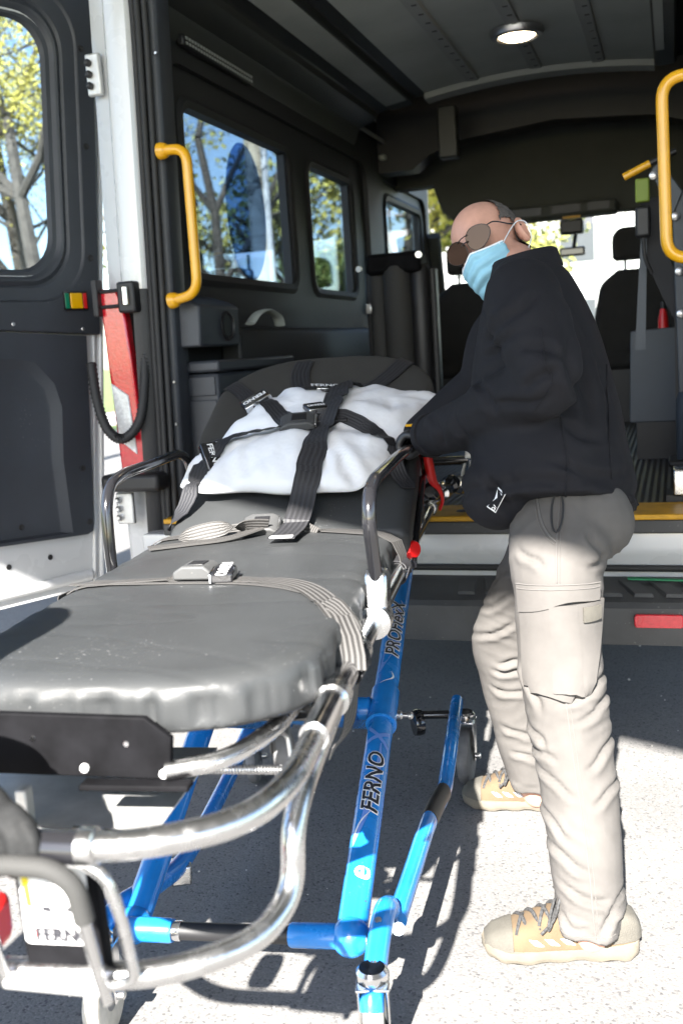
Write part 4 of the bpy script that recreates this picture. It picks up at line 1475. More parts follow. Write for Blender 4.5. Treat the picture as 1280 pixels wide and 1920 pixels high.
# foot control panel between the loops
fp = empty_part = sp(MB().prism([(.022, .725), (.112, .722), (.116, .578), (.026, .584)], lambda p, t: V((p[0], t, p[1])), .885, .905), 'control_panel', 'plate_black', bevel=.004)
sp(MB().tube([V((.020, .872, .728)), V((.112, .872, .726))], .0185, 16), 'panel_sleeve', 'black_gloss', fp)
sp(MB().prism(rrect(.030, .104, .613, .712, .006), lambda p, t: V((p[0], t, p[1])), .8825, .8845), 'label_card', 'white_print', fp)
sp(MB().prism([(.032, .700), (.0395, .700), (.0425, .655), (.036, .655)], lambda p, t: V((p[0], t, p[1])), .8812, .8822), 'label_stripe', 'yellow_print', fp)
lettering('lettering', 'FERNO', .020, lambda x, y: V((.074 + x, .8812, .6235 + y)), 'dark_print', fp, bold=.0012)
lettering('lettering', 'O', .012, lambda x, y: V((.0395 + x, .8812, .6245 + y)), 'red_plastic', fp, bold=.0004)
for xx in (.052, .079):
    sp(MB().add([V((xx, .8818, .650)), V((xx + .012, .8818, .648)), V((xx + .012, .8818, .6495)), V((xx + .010, .8818, .656)), V((xx + .001, .8818, .656))], [(0, 1, 2, 3, 4)]), 'pictogram', 'dark_print', fp)
# padded squeeze handle in front of it
uh = [(.012, .868, .575), (.006, .852, .66), (.010, .848, .704), (.033, .845, .722), (.087, .845, .719), (.110, .848, .700), (.114, .852, .65), (.120, .868, .560)]
uhp = fillet([V(p) for p in uh], .022, 6)
han = sp(MB().tube(uhp, .0068, 12), 'squeeze_handle', 'aluminium')
pad = fillet([V(p) for p in [(.0065, .8525, .668), (.010, .848, .704), (.033, .845, .722), (.087, .845, .719), (.110, .848, .700), (.1135, .852, .660)]], .022, 6)
sp(MB().tube(pad, .0105, 12), 'grip_pad', 'grey_foam', han)
sp(MB().tube([V((.012, .868, .580)), V((.12, .868, .575))], .009, 12), 'pivot_bar', 'aluminium_matt', han)
sp(MB().tube(fillet([V(p) for p in [(.112, .868, .712), (.135, .866, .700), (.145, .868, .655), (.152, .872, .582), (.12, .872, .575)]], .02, 5), .0065, 10), 'guard_bar', 'aluminium', han)
for xx in (.018, .117):
    sp(MB().lathe([(.0165, -.010), (.0205, -.008), (.0205, .008), (.0165, .010)], V((xx, .872, .728)), (1, 0, 0), 18), 'clamp', 'aluminium', lift)
# red pedal seen at the left
sp(MB().box((-.065, .96, .585), (.05, .05, .06)), 'release_pedal', 'red_plastic', bevel=.012)
# black end plate, tray, inner tube, spring and folded castor at the foot end
ep = sp(MB().prism([(-.21, .688), (.105, .680), (.112, .735), (.078, .762), (-.21, .772)], lambda p, t: V((p[0], t, p[1])), 1.135, 1.147), 'end_plate', 'plate_black', bevel=.002)
for x, z, m in ((-.008, .695, 'white_print'), (.098, .688, 'white_print')):
    sp(MB().lathe([(.0062, 0), (.0055, .003), (.003, .004)], V((x, 1.135, z)), (0, -1, 0), 14), 'rivet', m, ep)
for x, z in ((-.075, .735), (.052, .728)):
    sp(MB().lathe([(.0042, 0), (.0035, .0015)], V((x, 1.1348, z)), (0, -1, 0), 12), 'hole', 'chrome', ep)
sp(MB().box2((-.01, 1.115, .672), (.135, 1.14, .680)), 'plate_lip', 'plate_black', bevel=.002)
sp(MB().box2((-.235, 1.085, .610), (.083, 1.40, .613)), 'tray', 'aluminium_matt', bevel=.001)
sp(MB().tube([V((-.02, 1.11, .620)), V((.06, 1.10, .620))], .008, 10), 'tray_latch', 'aluminium')
sp(MB().tube([V((-.12, 1.12, .622)), V((-.02, 1.11, .621))], .0035, 8), 'tray_rod', 'metal_bare')
sp(MB().box((-.10, 1.14, .640), (.016, .022, .05)), 'tray_bracket', 'aluminium_matt', bevel=.003)
sp(MB().tube(fillet([V(p) for p in [(.10, 1.135, .692), (.17, 1.16, .695), (.215, 1.25, .70), (.225, 1.40, .70)]], .06, 7), .0125, 14), 'inner_tube', 'aluminium')
spr = []
for k in range(340):
    t = k / 339
    a = t * 30 * 2 * math.pi
    spr.append(V((.10 + .13 * t, 1.225 + .0055 * math.cos(a), .655 + .0055 * math.sin(a))))
sp(MB().tube(spr, .0014, 5), 'spring', 'aluminium')
cw = sp(MB().lathe([(.02, -.012), (.045, -.014), (.05, -.01), (.05, .01), (.045, .014), (.02, .012)], V((.195, 1.36, .635)), (1, .3, 0), 28), 'spare_castor', 'tyre_grey')
sp(MB().lathe([(.008, -.018), (.016, -.016), (.016, .016), (.008, .018)], V((.195, 1.36, .635)), (1, .3, 0), 16), 'hub', 'black_plastic', cw)
sp(MB().box((.19, 1.345, .655), (.006, .022, .07), Matrix.Rotation(.4, 3, 'X')), 'castor_arm', 'chrome', cw, bevel=.002)
sp(MB().tube(fillet([V(p) for p in [(.195, 1.29, .683), (.225, 1.28, .683), (.232, 1.27, .625)]], .01, 4), .0028, 8), 'hook_wire', 'metal_bare')
sp(MB().box2((-.24, 1.45, .665), (.26, 1.50, .70)), 'cross_member', 'black_plastic', bevel=.004)
sp(MB().box2((-.24, 2.1, .665), (.26, 2.15, .70)), 'cross_member', 'black_plastic', bevel=.004)
sp(MB().box2((-.24, 2.7, .68), (.26, 2.75, .71)), 'cross_member', 'black_plastic', bevel=.004)

# folding black side arms
for s_ in (-1, 1):
    if s_ > 0:
        pts = [(.296, 1.745, .735), (.298, 1.715, .80), (.300, 1.66, .905), (.300, 1.672, .950), (.300, 1.74, .972), (.300, 2.1, .972), (.300, 2.46, .962), (.300, 2.54, .93), (.296, 2.56, .75)]
    else:
        pts = [(-.296, 1.945, .735), (-.298, 1.945, .84), (-.300, 1.955, .915), (-.300, 1.985, .955), (-.300, 2.06, .968), (-.300, 2.45, .972), (-.300, 2.52, .94), (-.298, 2.53, .76)]
    arm = sp(MB().tube(fillet([V(p) for p in pts], .05, 6), .0125, 14, flat=(1, 1)), 'side_arm', 'black_gloss')
    if s_ > 0:
        sp(MB().prism([(1.69, .745), (1.755, .735), (1.765, .80), (1.735, .815), (1.705, .81)], lambda p, t: V((t, p[0], p[1])), .278, .318), 'arm_bracket', 'aluminium', arm, bevel=.006)
        sp(MB().lathe([(.02, -.030), (.030, -.026), (.032, 0), (.030, .026), (.02, .030)], V((.295, 1.70, .728)), (.0, 1, 0), 22), 'arm_hub', 'aluminium', arm)
        sp(MB().prism([(2.21, .70), (2.28, .70), (2.30, .775), (2.235, .785)], lambda p, t: V((t, p[0], p[1])), .282, .306), 'latch_plate', 'aluminium', arm, bevel=.006)
        rbn = sp(MB().lathe([(.020, 0), (.0205, .010), (.018, .016), (.004, .017)], V((.303, 2.243, .743)), (1, -.75, .1), 22), 'release_knob', 'red_plastic', arm)
        sp(MB().lathe([(.021, -.02), (.021, .0)], V((.300, 2.246, .743)), (1, -.75, .1), 22), 'knob_base', 'chrome', arm)
# red brake lever beside the hand
rlv = sp(MB().tube(curve([V((.326, 2.53, .935)), V((.328, 2.56, .90)), V((.332, 2.60, .855)), V((.346, 2.64, .822)), V((.350, 2.67, .79)), V((.340, 2.70, .762))], 5), [.0195] * 10 + [.017, .014, .012, .0105, .0095, .009, .0085, .008, .0075, .0075, .0075, .0075, .0075, .0075, .0075, .0075][:16], 14, flat=(1, .62)), 'brake_lever', 'red_plastic')
sp(MB().tube([V((.325, 2.52, .93)), V((.324, 2.505, .965))], .0125, 12), 'lever_socket', 'black_gloss', rlv)
lb = sp(MB().tube([V((.29, 2.93, .735)), V((.405, 3.05, .80)), V((.408, 3.12, .83))], .014, 12), 'load_arm', 'chrome')
for k in range(4):
    sp(MB().lathe([(.016, -.02), (.026, -.012), (.028, 0), (.026, .012), (.016, .02)], V((.315 + .022 * k, 2.78 + .06 * k, .80 - .012 * (k % 2))), (.3, 1, .2 * k), 16), 'load_joint', 'black_gloss' if k % 2 == 0 else 'chrome', lb)
# loading wheel resting on the van floor
lw_ = sp(MB().lathe([(.03, -.015), (.062, -.017), (.07, -.011), (.07, .011), (.062, .017), (.03, .015)], V((.410, 3.165, .7655)), (1, -.1, 0), 32), 'load_wheel', 'tyre_grey')
fk = sp(MB().prism([(-.018, .87), (.018, .87), (.022, .84), (.036, .80), (.036, .755), (.027, .755), (.024, .80), (.012, .845), (-.012, .845), (-.024, .80), (-.027, .755), (-.036, .755), (-.036, .80), (-.022, .84)], lambda p, t: V((.410 + p[0] * .95, 3.15 + t, p[1])), -.012, .012), 'load_fork', 'aluminium_matt', bevel=.003)
sp(MB().lathe([(.018, 0), (.018, .03)], V((.410, 3.15, .86)), (0, 0, 1), 16), 'swivel', 'aluminium_matt', fk)
lw2 = sp(MB().lathe([(.03, -.015), (.062, -.017), (.07, -.011), (.07, .011), (.062, .017), (.03, .015)], V((-.36, 3.165, .7655)), (1, -.1, 0), 32), 'load_wheel', 'tyre_grey')
sp(MB().tube([V((-.36, 3.15, .84)), V((.40, 3.15, .84))], .014, 12), 'load_axle', 'black_gloss')
for x in (-.36,):
    sp(MB().box((x, 3.15, .80), (.05, .024, .11)), 'load_fork', 'aluminium_matt', bevel=.01)

# blue X legs
def oval_leg(p0, p1, name='leg', a=1.0, b=1.0, r=.026, mat='blue_paint', parent=None):
    return sp(MB().tube([V(p0), V(p1)], r, 24, flat=(a, b)), name, mat, parent)


A0, A1 = V((.228, 1.617, .165)), V((.228, 2.955, .69))
la = oval_leg(A0, A1, r=.0285)
ad = (A1 - A0).normalized()
up_a = (V((0, 0, 1)) - ad * ad.z).normalized()
sd_a = ad.cross(up_a)      # +x side


def on_leg(s, w_, r=.0288, c0=A0):
    """s along the leg, w round it (metres), 0 on the upper camera side"""
    a = w_ / r
    return c0 + ad * s + (up_a * math.cos(a) + sd_a * math.sin(a)) * r


def ring(s, l_, r, mat='blue_paint', name='collar'):
    return sp(MB().lathe([(.0285, -l_), (r, -l_ * .96), (r, l_ * .96), (.0285, l_)], A0 + ad * s, ad, 24), name, mat, la)


ring(.60, .055, .0335)
ring(.548, .004, .0355)
# printed marks on the leg
lettering('lettering', 'PROFlexX', .050, lambda x, y: on_leg(.865 + x, .010 + -y, .0302), 'white_print', la, bold=.0030, shear=.25, sub=1)
lettering('lettering', 'PROFlexX', .050, lambda x, y: on_leg(.865 + x, .010 + -y, .0308), 'dark_print', la, bold=.0006, shear=.25, sub=1)
lettering('lettering', 'FERNO', .052, lambda x, y: on_leg(.345 + x, .008 + -y, .0302), 'white_print', la, bold=.0030, shear=.25, sub=1)
lettering('lettering', 'FERNO', .052, lambda x, y: on_leg(.345 + x, .008 + -y, .0308), 'dark_print', la, bold=.0010, shear=.25, sub=1)
lettering('emblem', 'X', .075, lambda x, y: on_leg(.472 + x, .008 + -y, .0300), 'blue_light', la, bold=.001, shear=.3, sub=1)
lettering('emblem', 'e', .065, lambda x, y: on_leg(.115 + x, .006 + -y, .0300), 'white_print', la, bold=.001, shear=.1, sub=1)


def swoosh(s0, s1, wd, bend, mat='blue_light', r=.0296):
    vs, fs = [], []
    for k in range(17):
        t = k / 16
        s = s0 + (s1 - s0) * t
        c = bend * math.sin(math.pi * t) - .018 + .03 * t
        for e in (-.5, .5):
            vs.append(on_leg(s, c + e * wd * math.sin(math.pi * (t * .9 + .05)), r))
    for k in range(16):
        fs.append((2 * k, 2 * k + 1, 2 * k + 3, 2 * k + 2))
    return sp(MB().add(vs, fs), 'swoosh', mat, la)


swoosh(.18, .46, .016, .012)
swoosh(.70, .96, .030, .012, r=.0294)
swoosh(.655, .70, .005, .02, 'white_print')
swoosh(.93, .985, .005, .02, 'white_print')
swoosh(.185, .27, .004, -.01, 'white_print')
# left outer leg
B0, B1 = V((-.202, 1.66, .145)), V((-.202, 2.955, .69))
lb_ = oval_leg(B0, B1, r=.0285)
# inner legs
for x in (.15, -.13):
    oval_leg((x, 2.66, .16), (x, 1.42, .67), r=.022)
sp(MB().tube([V((-.25, 1.40, .672)), V((.26, 1.40, .672))], .016, 14), 'cross_tube', 'black_gloss')
sp(MB().tube([V((-.25, 2.95, .69)), V((.26, 2.95, .69))], .016, 14), 'cross_tube', 'black_gloss')
# pivot cross tube at the collar
pv = A0 + ad * .60
ct = sp(MB().tube([V((-.20, pv.y, pv.z)), V((.20, pv.y, pv.z))], .021, 20), 'pivot_tube', 'blue_paint')
sp(MB().lathe([(.0215, -.03), (.027, -.025), (.027, .02), (.0215, .025)], V((.175, pv.y, pv.z)), (1, 0, 0), 20), 'pivot_cap', 'blue_paint', ct)
sp(MB().add([V((.09, pv.y - .012, pv.z + .0175)), V((.155, pv.y - .012, pv.z + .0175)), V((.155, pv.y + .010, pv.z + .0190)), V((.09, pv.y + .010, pv.z + .0190))], [(0, 1, 2, 3)]), 'wear_strip', 'grey_foam', ct)
bn = sp(MB().lathe([(.010, 0), (.010, .012), (.006, .016), (.006, .028), (.009, .03), (.009, .036), (.004, .04)], pv + V((.03, -.01, -.012)), (1, -.1, 0), 14), 'grease_nipple', 'metal_bare', ct)
# bottom cross axle
ax_ = sp(MB().tube([V((-.205, 1.628, .155)), V((.25, 1.612, .165))], .0165, 16), 'axle', 'black_plastic')
sp(MB().lathe([(.0225, 0), (.0225, .085), (.0205, .09)], V((-.20, 1.628, .155)), (1, -.035, .02), 20), 'axle_sleeve', 'blue_paint', ax_)
sp(MB().lathe([(.0225, 0), (.0225, .105), (.0205, .11)], V((.225, 1.613, .165)), (-1, .035, -.02), 20), 'axle_sleeve', 'blue_paint', ax_)
sp(MB().lathe([(.0175, 0), (.0185, .01), (.0185, .018)], V((-.112, 1.625, .157)), (1, 0, 0), 18), 'axle_ring', 'chrome', ax_)
for c in (A0, B0):
    sp(MB().ellipsoid(c - ad * .002, ((.036, 0, 0), (0, .036, 0), (0, 0, .036)), 18, 12), 'leg_foot', 'blue_paint', ax_)
sp(MB().tube([V((.25, 1.612, .165)), V((.285, 1.60, .165))], .014, 14), 'axle_stub', 'chrome', ax_)
# lower base tubes
bt = sp(MB().tube(curve([V((.360, 2.70, .205)), V((.360, 2.55, .200)), V((.359, 2.42, .190)), V((.355, 2.30, .166)), V((.352, 2.215, .160)), V((.334, 2.04, .176)), V((.318, 1.85, .170)), V((.306, 1.705, .166)), V((.304, 1.68, .162))], 6), .0215, 18, flat=(1.1, .85)), 'base_tube', 'blue_paint')
sp(MB().tube(curve([V((.352, 2.215, .160)), V((.343, 2.13, .170)), V((.334, 2.04, .176))], 6), .0225, 18, flat=(1.1, .85)), 'tape_band', 'black_plastic', bt)
fb = sp(MB().tube(curve([V((.292, 1.665, .19)), V((.290, 1.63, .205)), V((.288, 1.58, .200)), V((.286, 1.52, .175)), V((.285, 1.475, .150)), V((.285, 1.462, .13))], 6), .0225, 18, flat=(1.12, .9)), 'castor_bracket', 'blue_paint')
for t_, zz in ((1.575, .2235), (1.50, .191)):
    sp(MB().lathe([(.007, -.004), (.006, .0015), (.003, .002)], V((.286, t_, zz)), (0, -.5, 1), 12), 'bolt', 'metal_bare', fb)
sp(MB().tube([V((.314, 1.62, .180)), V((.304, 1.66, .165))], .012, 10), 'bracket_joint', 'chrome', fb)
bt2 = sp(MB().tube(curve([V((-.20, 2.62, .21)), V((-.198, 2.45, .185)), V((-.195, 2.30, .158)), V((-.19, 1.95, .136)), V((-.205, 1.80, .15)), V((-.235, 1.68, .17)), V((-.25, 1.60, .16)), V((-.25, 1.54, .14))], 6), .0205, 18, flat=(1.1, .85)), 'base_tube', 'blue_paint')
sp(MB().box((-.195, 1.91, .115), (.045, .05, .045), Matrix.Rotation(.3, 3, 'Z')), 'end_block', 'aluminium', bt2, bevel=.005)
sp(MB().prism([(1.53, .10), (1.62, .085), (1.70, .17), (1.66, .20), (1.55, .165)], lambda p, t: V((t, p[0], p[1])), -.285, -.268), 'castor_plate', 'blue_paint', bt2, bevel=.004)
sp(MB().box((-.288, 1.60, .125), (.004, .012, .045), Matrix.Rotation(.7, 3, 'X')), 'slot', 'aluminium_matt', bt2)
sp(MB().tube([V((.24, 2.60, .205)), V((.35, 2.62, .20))], .0115, 12), 'rear_axle', 'black_gloss')
sp(MB().lathe([(.02, -.012), (.034, -.012), (.036, 0), (.034, .012), (.02, .012)], V((.262, 2.56, .20)), (1, .4, 0), 24), 'rear_pivot', 'black_gloss')


def castor(c, ang, tyre, r=.075, w_=.030, forkmat='chrome'):
    """c: hub centre"""
    c = V(c)
    ax = V((math.cos(ang), math.sin(ang), 0))
    fwd = V((-math.sin(ang), math.cos(ang), 0))
    wh = sp(MB().lathe([(r * .45, -w_ * .45), (r * .82, -w_ * .5), (r * .95, -w_ * .42), (r, -w_ * .2), (r, w_ * .2), (r * .95, w_ * .42), (r * .82, w_ * .5), (r * .45, w_ * .45)], c, ax, 36), 'castor_wheel', tyre)
    sp(MB().lathe([(.006, -w_ * .62), (.014, -w_ * .6), (r * .42, -w_ * .40), (r * .5, 0), (r * .42, w_ * .40), (.014, w_ * .6), (.006, w_ * .62)], c, ax, 24), 'hub', 'tyre_grey', wh)
    mbf = MB()
    for s_ in (-1, 1):
        o = c + ax * (s_ * (w_ * .5 + .007))
        pts = [o + fwd * a + V((0, 0, b)) for a, b in ((-.012, -.012), (.012, -.012), (.024, r * .7), (.028, r + .022), (-.028, r + .022), (-.018, r * .6))]
        mbf.add([p - ax * .002 for p in pts] + [p + ax * .002 for p in pts], [tuple(range(6)), tuple(range(11, 5, -1))] + [(i, (i + 1) % 6, 6 + (i + 1) % 6, 6 + i) for i in range(6)])
    mbf.box(c + V((0, 0, r + .023)), (w_ + .022, .056, .005), Matrix((ax, fwd, V((0, 0, 1)))).transposed())
    fko = sp(mbf, 'fork', forkmat, wh, bevel=.0015)
    sp(MB().lathe([(.024, 0), (.027, .004), (.027, .018), (.022, .024)], c + V((0, 0, r + .025)), (0, 0, 1), 24), 'swivel', forkmat, wh)
    sp(MB().lathe([(.008, 0), (.008, .012), (.005, .014)], c + ax * (w_ * .5 + .009), ax, 12), 'axle_nut', 'metal_bare', wh)
    sp(MB().lathe([(.008, 0), (.008, .012), (.005, .014)], c - ax * (w_ * .5 + .009), -ax, 12), 'axle_nut', 'metal_bare', wh)
    return wh


castor((.285, 1.487, .072), .12, 'tyre_cream', .072, .034)
castor((-.222, 1.545, .075), .05, 'tyre_cream', .075, .034)
castor((.385, 2.625, .080), -.12, 'tyre_grey', .078, .034)
castor((-.22, 2.62, .075), .1, 'tyre_grey', .075, .03)

# ------------------------------------------------------------------ people
def hring(c, hx, hy, n=22, tilt=0.0, rot=0.0, ty=0.0):
    c = V(c)
    out = []
    for k in range(n):
        a = 2 * math.pi * k / n
        x, y = hx * math.cos(a), hy * math.sin(a)
        x, y = x * math.cos(rot) - y * math.sin(rot), x * math.sin(rot) + y * math.cos(rot)
        out.append(c + V((x, y, tilt * x + ty * y)))
    return out


def limb(mb, pts, rs, n=18):
    P = curve([V(p) for p in pts], 5)
    R = []
    m = len(pts)
    for i in range(len(P)):
        t = i / 5
        k = min(int(t), m - 2)
        R.append(rs[k] + (rs[k + 1] - rs[k]) * (t - k))
    mb.tube(P, R, n)
    mb.ellipsoid(P[0], ((R[0], 0, 0), (0, R[0], 0), (0, 0, R[0])), 14, 8)
    mb.ellipsoid(P[-1], ((R[-1], 0, 0), (0, R[-1], 0), (0, 0, R[-1])), 14, 8)
    return mb


def gauss(d, s):
    return math.exp(-(d / s) ** 2)


def fold(co, c, d, along, k, amp, size, ph=0.0, warp=14):
    """a group of folds about the point c, running along `along`, spaced across d"""
    r = (co - V(c)).length
    if r > size * 2:
        return 0
    s = (co - V(c)).dot(V(d).normalized()) + .012 * noise.noise(co * warp)
    f = math.sin(s * k + ph + 2.2 * noise.noise(co * 11 + V((ph, 0, 3))))
    f = 1 - 2 * abs(f) ** .7
    m = .35 + .9 * max(0, noise.noise(co * 8 + V((7, ph, 0))) + .35)
    return amp * .30 * f * gauss(r, size) * m


def creases(co, n, L, w_=.0055, amp=.006, ymax=.13):
    d = 0.0
    for a, b in L:
        if abs(co.y - a[1]) > ymax or n.y > .35:
            continue
        ax, az, bx, bz = a[0], a[2], b[0], b[2]
        ux, uz = bx - ax, bz - az
        l2 = ux * ux + uz * uz
        l = math.sqrt(l2)
        px, pz = co.x - ax, co.z - az
        t = (px * ux + pz * uz) / l2
        if t < -.35 or t > 1.35:
            continue
        s = (px * uz - pz * ux) / l + .004 * math.sin(t * 4 + ax * 50)
        if abs(s) > .035:
            continue
        fade = min(1, max(0, (t + .35) / .45)) * min(1, max(0, (1.35 - t) / .45))
        d += amp * fade * (-1.0 * gauss(s, w_) + .75 * gauss(s - w_ * 2.1, w_ * 1.7) + .35 * gauss(s + w_ * 2.2, w_ * 1.8))
    return d


NEAR_CREASE = [((-0.278, 1.88, 0.450), (-0.250, 1.88, 0.427)), ((-0.256, 1.88, 0.370), (-0.201, 1.88, 0.342)), ((-0.221, 1.86, 0.106), (-0.192, 1.86, 0.091)), ((-0.181, 1.88, 0.475), (-0.135, 1.88, 0.499)), ((-0.209, 1.88, 0.508), (-0.136, 1.88, 0.544)), ((-0.157, 1.92, 0.824), (-0.144, 1.92, 0.783)), ((-0.134, 1.92, 0.783), (-0.154, 1.92, 0.766)), ((-0.127, 1.84, 0.117), (-0.104, 1.84, 0.146)), ((-0.148, 1.84, 0.089), (-0.112, 1.84, 0.122)), ((-0.238, 1.86, 0.228), (-0.176, 1.86, 0.206)), ((-0.257, 1.86, 0.295), (-0.216, 1.86, 0.264)), ((-0.161, 1.88, 0.391), (-0.121, 1.88, 0.421)), ((-0.208, 1.85, 0.162), (-0.136, 1.85, 0.148)), ((-0.286, 1.92, 0.795), (-0.251, 1.92, 0.774)), ((-0.148, 1.87, 0.326), (-0.114, 1.87, 0.340)), ((-0.274, 1.88, 0.406), (-0.233, 1.88, 0.403)), ((-0.29, 1.9, 0.56), (-0.26, 1.9, 0.50))]
FAR_CREASE = [((-0.463, 2.29, 0.500), (-0.382, 2.29, 0.539)), ((-0.403, 2.29, 0.439), (-0.361, 2.29, 0.444)), ((-0.416, 2.29, 0.417), (-0.358, 2.29, 0.413)), ((-0.441, 2.29, 0.577), (-0.376, 2.29, 0.617)), ((-0.424, 2.3, 0.365), (-0.361, 2.3, 0.354)), ((-0.406, 2.25, 0.656), (-0.367, 2.25, 0.682)), ((-0.403, 2.33, 0.257), (-0.352, 2.33, 0.234)), ((-0.386, 2.35, 0.190), (-0.335, 2.35, 0.173))]
JACKET_CREASE = [((-0.300, 1.95, 1.231), (-0.358, 1.95, 1.204)), ((-0.291, 1.95, 1.210), (-0.354, 1.95, 1.178)), ((-0.253, 1.95, 1.277), (-0.305, 1.95, 1.241)), ((-0.212, 1.93, 1.145), (-0.258, 1.93, 1.117)), ((-0.383, 2.0, 1.123), (-0.342, 2.0, 1.079)), ((-0.200, 1.97, 1.032), (-0.151, 1.97, 1.000)), ((-0.186, 1.97, 1.193), (-0.169, 1.97, 1.072)), ((-0.138, 1.99, 1.130), (-0.121, 1.99, 1.029)), ((-0.174, 1.97, 1.271), (-0.147, 1.97, 1.190)), ((-0.440, 2.1, 1.052), (-0.420, 2.1, 1.009)), ((-0.359, 1.95, 0.932), (-0.309, 1.95, 0.867)), ((-0.212, 1.95, 0.960), (-0.113, 1.95, 0.927)), ((-0.50, 2.15, 1.04), (-0.48, 2.15, 0.99)), ((-0.24, 1.92, 1.09), (-0.32, 1.96, 1.08)), ((-0.26, 1.94, 1.19), (-0.20, 1.94, 1.17))]

man = empty('person', (-.25, 2.1, 0), 0, 'person in black jacket, khaki cargo trousers, blue mask and sunglasses gripping the stretcher', 'person')


def mp(me_or_mb, name, mat, parent=None, bevel=0, **k):
    if isinstance(me_or_mb, MB):
        return me_or_mb.build(name, mat, parent or man, world=True, bevel=bevel, **k)
    return link(name, me_or_mb, mat, parent or man, bevel, True)


# --- trousers
NEAR = [((-.214, 2.055, .88), .112, .095), ((-.219, 2.0, .814), .106, .105), ((-.228, 1.975, .752), .094, .10), ((-.226, 1.965, .70), .088, .095), ((-.226, 1.96, .604), .084, .09),
        ((-.213, 1.93, .47), .081, .086), ((-.188, 1.89, .298), .075, .08), ((-.173, 1.85, .151), .069, .075), ((-.170, 1.835, .068), .066, .073)]
FAR = [((-.235, 2.24, .85), .11, .10), ((-.275, 2.26, .735), .095, .098), ((-.345, 2.32, .60), .093, .095), ((-.398, 2.37, .48), .088, .09), ((-.392, 2.40, .36), .082, .085), ((-.372, 2.425, .20), .074, .078), ((-.352, 2.435, .07), .067, .073)]
mb = MB()


def leg_loft(rings):
    P = [V(r[0]) for r in rings]
    C_ = curve(P, 4)
    L_ = []
    for i, p in enumerate(C_):
        t = i / 4
        k = min(int(t), len(rings) - 2)
        f = t - k
        L_.append(hring(p, rings[k][1] * (1 - f) + rings[k + 1][1] * f, rings[k][2] * (1 - f) + rings[k + 1][2] * f))
    return L_


mb.loft(leg_loft(NEAR))
mb.loft(leg_loft(FAR))
mb.loft([hring(c, a, b) for c, a, b in (((-.225, 2.125, .72), .05, .10), ((-.220, 2.125, .76), .092, .155), ((-.213, 2.13, .81), .118, .178), ((-.213, 2.135, .87), .118, .18), ((-.225, 2.14, .94), .11, .165), ((-.225, 2.15, .99), .12, .175))])
mb.ellipsoid((-.165, 2.03, .835), ((.09, 0, 0), (0, .085, 0), (0, 0, .085)))


def pants_folds(co, n):
    d = noise.noise(co * 9) * .004 + noise.noise(V((co.x * 12, co.y * 12, co.z * 20))) * .002
    d += creases(co, n, NEAR_CREASE, amp=.0068) + creases(co, n, FAR_CREASE, amp=.008)
    # rumples behind the near knee and above the hem
    d += fold(co, (-.16, 1.90, .50), (.25, 0, 1), None, 150, .0065, .085, 1.0)
    d += fold(co, (-.25, 1.89, .47), (-.5, 0, 1), None, 125, .005, .08, .4)
    d += fold(co, (-.17, 1.80, .12), (.45, 0, 1), None, 140, .007, .075, .2)
    d += fold(co, (-.20, 1.82, .25), (.6, 0, 1), None, 95, .0045, .10, 2)
    d += fold(co, (-.13, 1.97, .76), (1.0, 0, .75), None, 120, .008, .06, 1.6)
    d += fold(co, (-.28, 1.95, .80), (-.6, 0, 1), None, 100, .004, .08, 1.2)
    d += fold(co, (-.22, 1.87, .60), (.5, 0, 1), None, 70, .003, .12, 0)
    # far leg
    d += fold(co, (-.33, 2.28, .60), (.35, 0, 1), None, 120, .009, .09, .7)
    d += fold(co, (-.38, 2.31, .50), (.2, 0, 1), None, 110, .008, .07, 1.9)
    d += fold(co, (-.37, 2.34, .30), (-.4, 0, 1), None, 90, .006, .1, .3)
    if co.z < .10:
        d += .0035 * math.sin(math.atan2(co.y - (1.835 if co.y < 2.1 else 2.435), co.x + (.17 if co.y < 2.1 else .352)) * 5)
    return d


tr_me = fuse(mb, .0062, 7, .5, pants_folds)
tr_b = bvh_of(tr_me)
trousers = mp(tr_me, 'trousers', 'khaki')


def cast(b, x, z, y0=1.5, lift=.004, dx=0.0):
    h = b.ray_cast(V((x, y0, z)), V((dx, 1, 0)).normalized())
    if h[0] is None:
        return None
    return h[0] + h[1] * lift if h[1].y < 0 else h[0] - h[1] * lift


def patch(b, rows, lift, nx=14, base=0.0):
    """rows: list of (list of (x, z)) polylines left to right, top to bottom; cloth patch lying on surface b"""
    G = []
    for r in rows:
        P = curve([V((x, 0, z)) for x, z in r], 6)
        T = [i / nx * (len(P) - 1) for i in range(nx + 1)]
        row = []
        for t in T:
            k = min(int(t), len(P) - 2)
            p = P[k].lerp(P[k + 1], t - k)
            row.append((p.x, p.z))
        G.append(row)
    top, bot = [], []
    for row in G:
        for x, z in row:
            a = cast(b, x, z, lift=lift)
            c = cast(b, x, z, lift=base)
            if a is None:
                a = top[-1] if top else V((x, 1.9, z))
                c = bot[-1] if bot else a
            top.append(a)
            bot.append(c)
    n, m = nx + 1, len(G)
    fs = []
    for j in range(m - 1):
        for i in range(nx):
            k = j * n + i
            fs.append((k, k + n, k + n + 1, k + 1))
    edge = [i for i in range(n)] + [j * n + nx for j in range(1, m)] + [(m - 1) * n + i for i in range(nx - 1, -1, -1)] + [j * n for j in range(m - 2, 0, -1)]
    N = len(top)
    for i in range(len(edge)):
        a, c = edge[i], edge[(i + 1) % len(edge)]
        fs.append((a, c, N + c, N + a))
    return MB().add(top + bot, fs)


def lerp_rows(a, b, n):
    return [[(p[0] * (1 - t) + r[0] * t, p[1] * (1 - t) + r[1] * t) for p, r in zip(a, b)] for t in [i / n for i in range(n + 1)]]


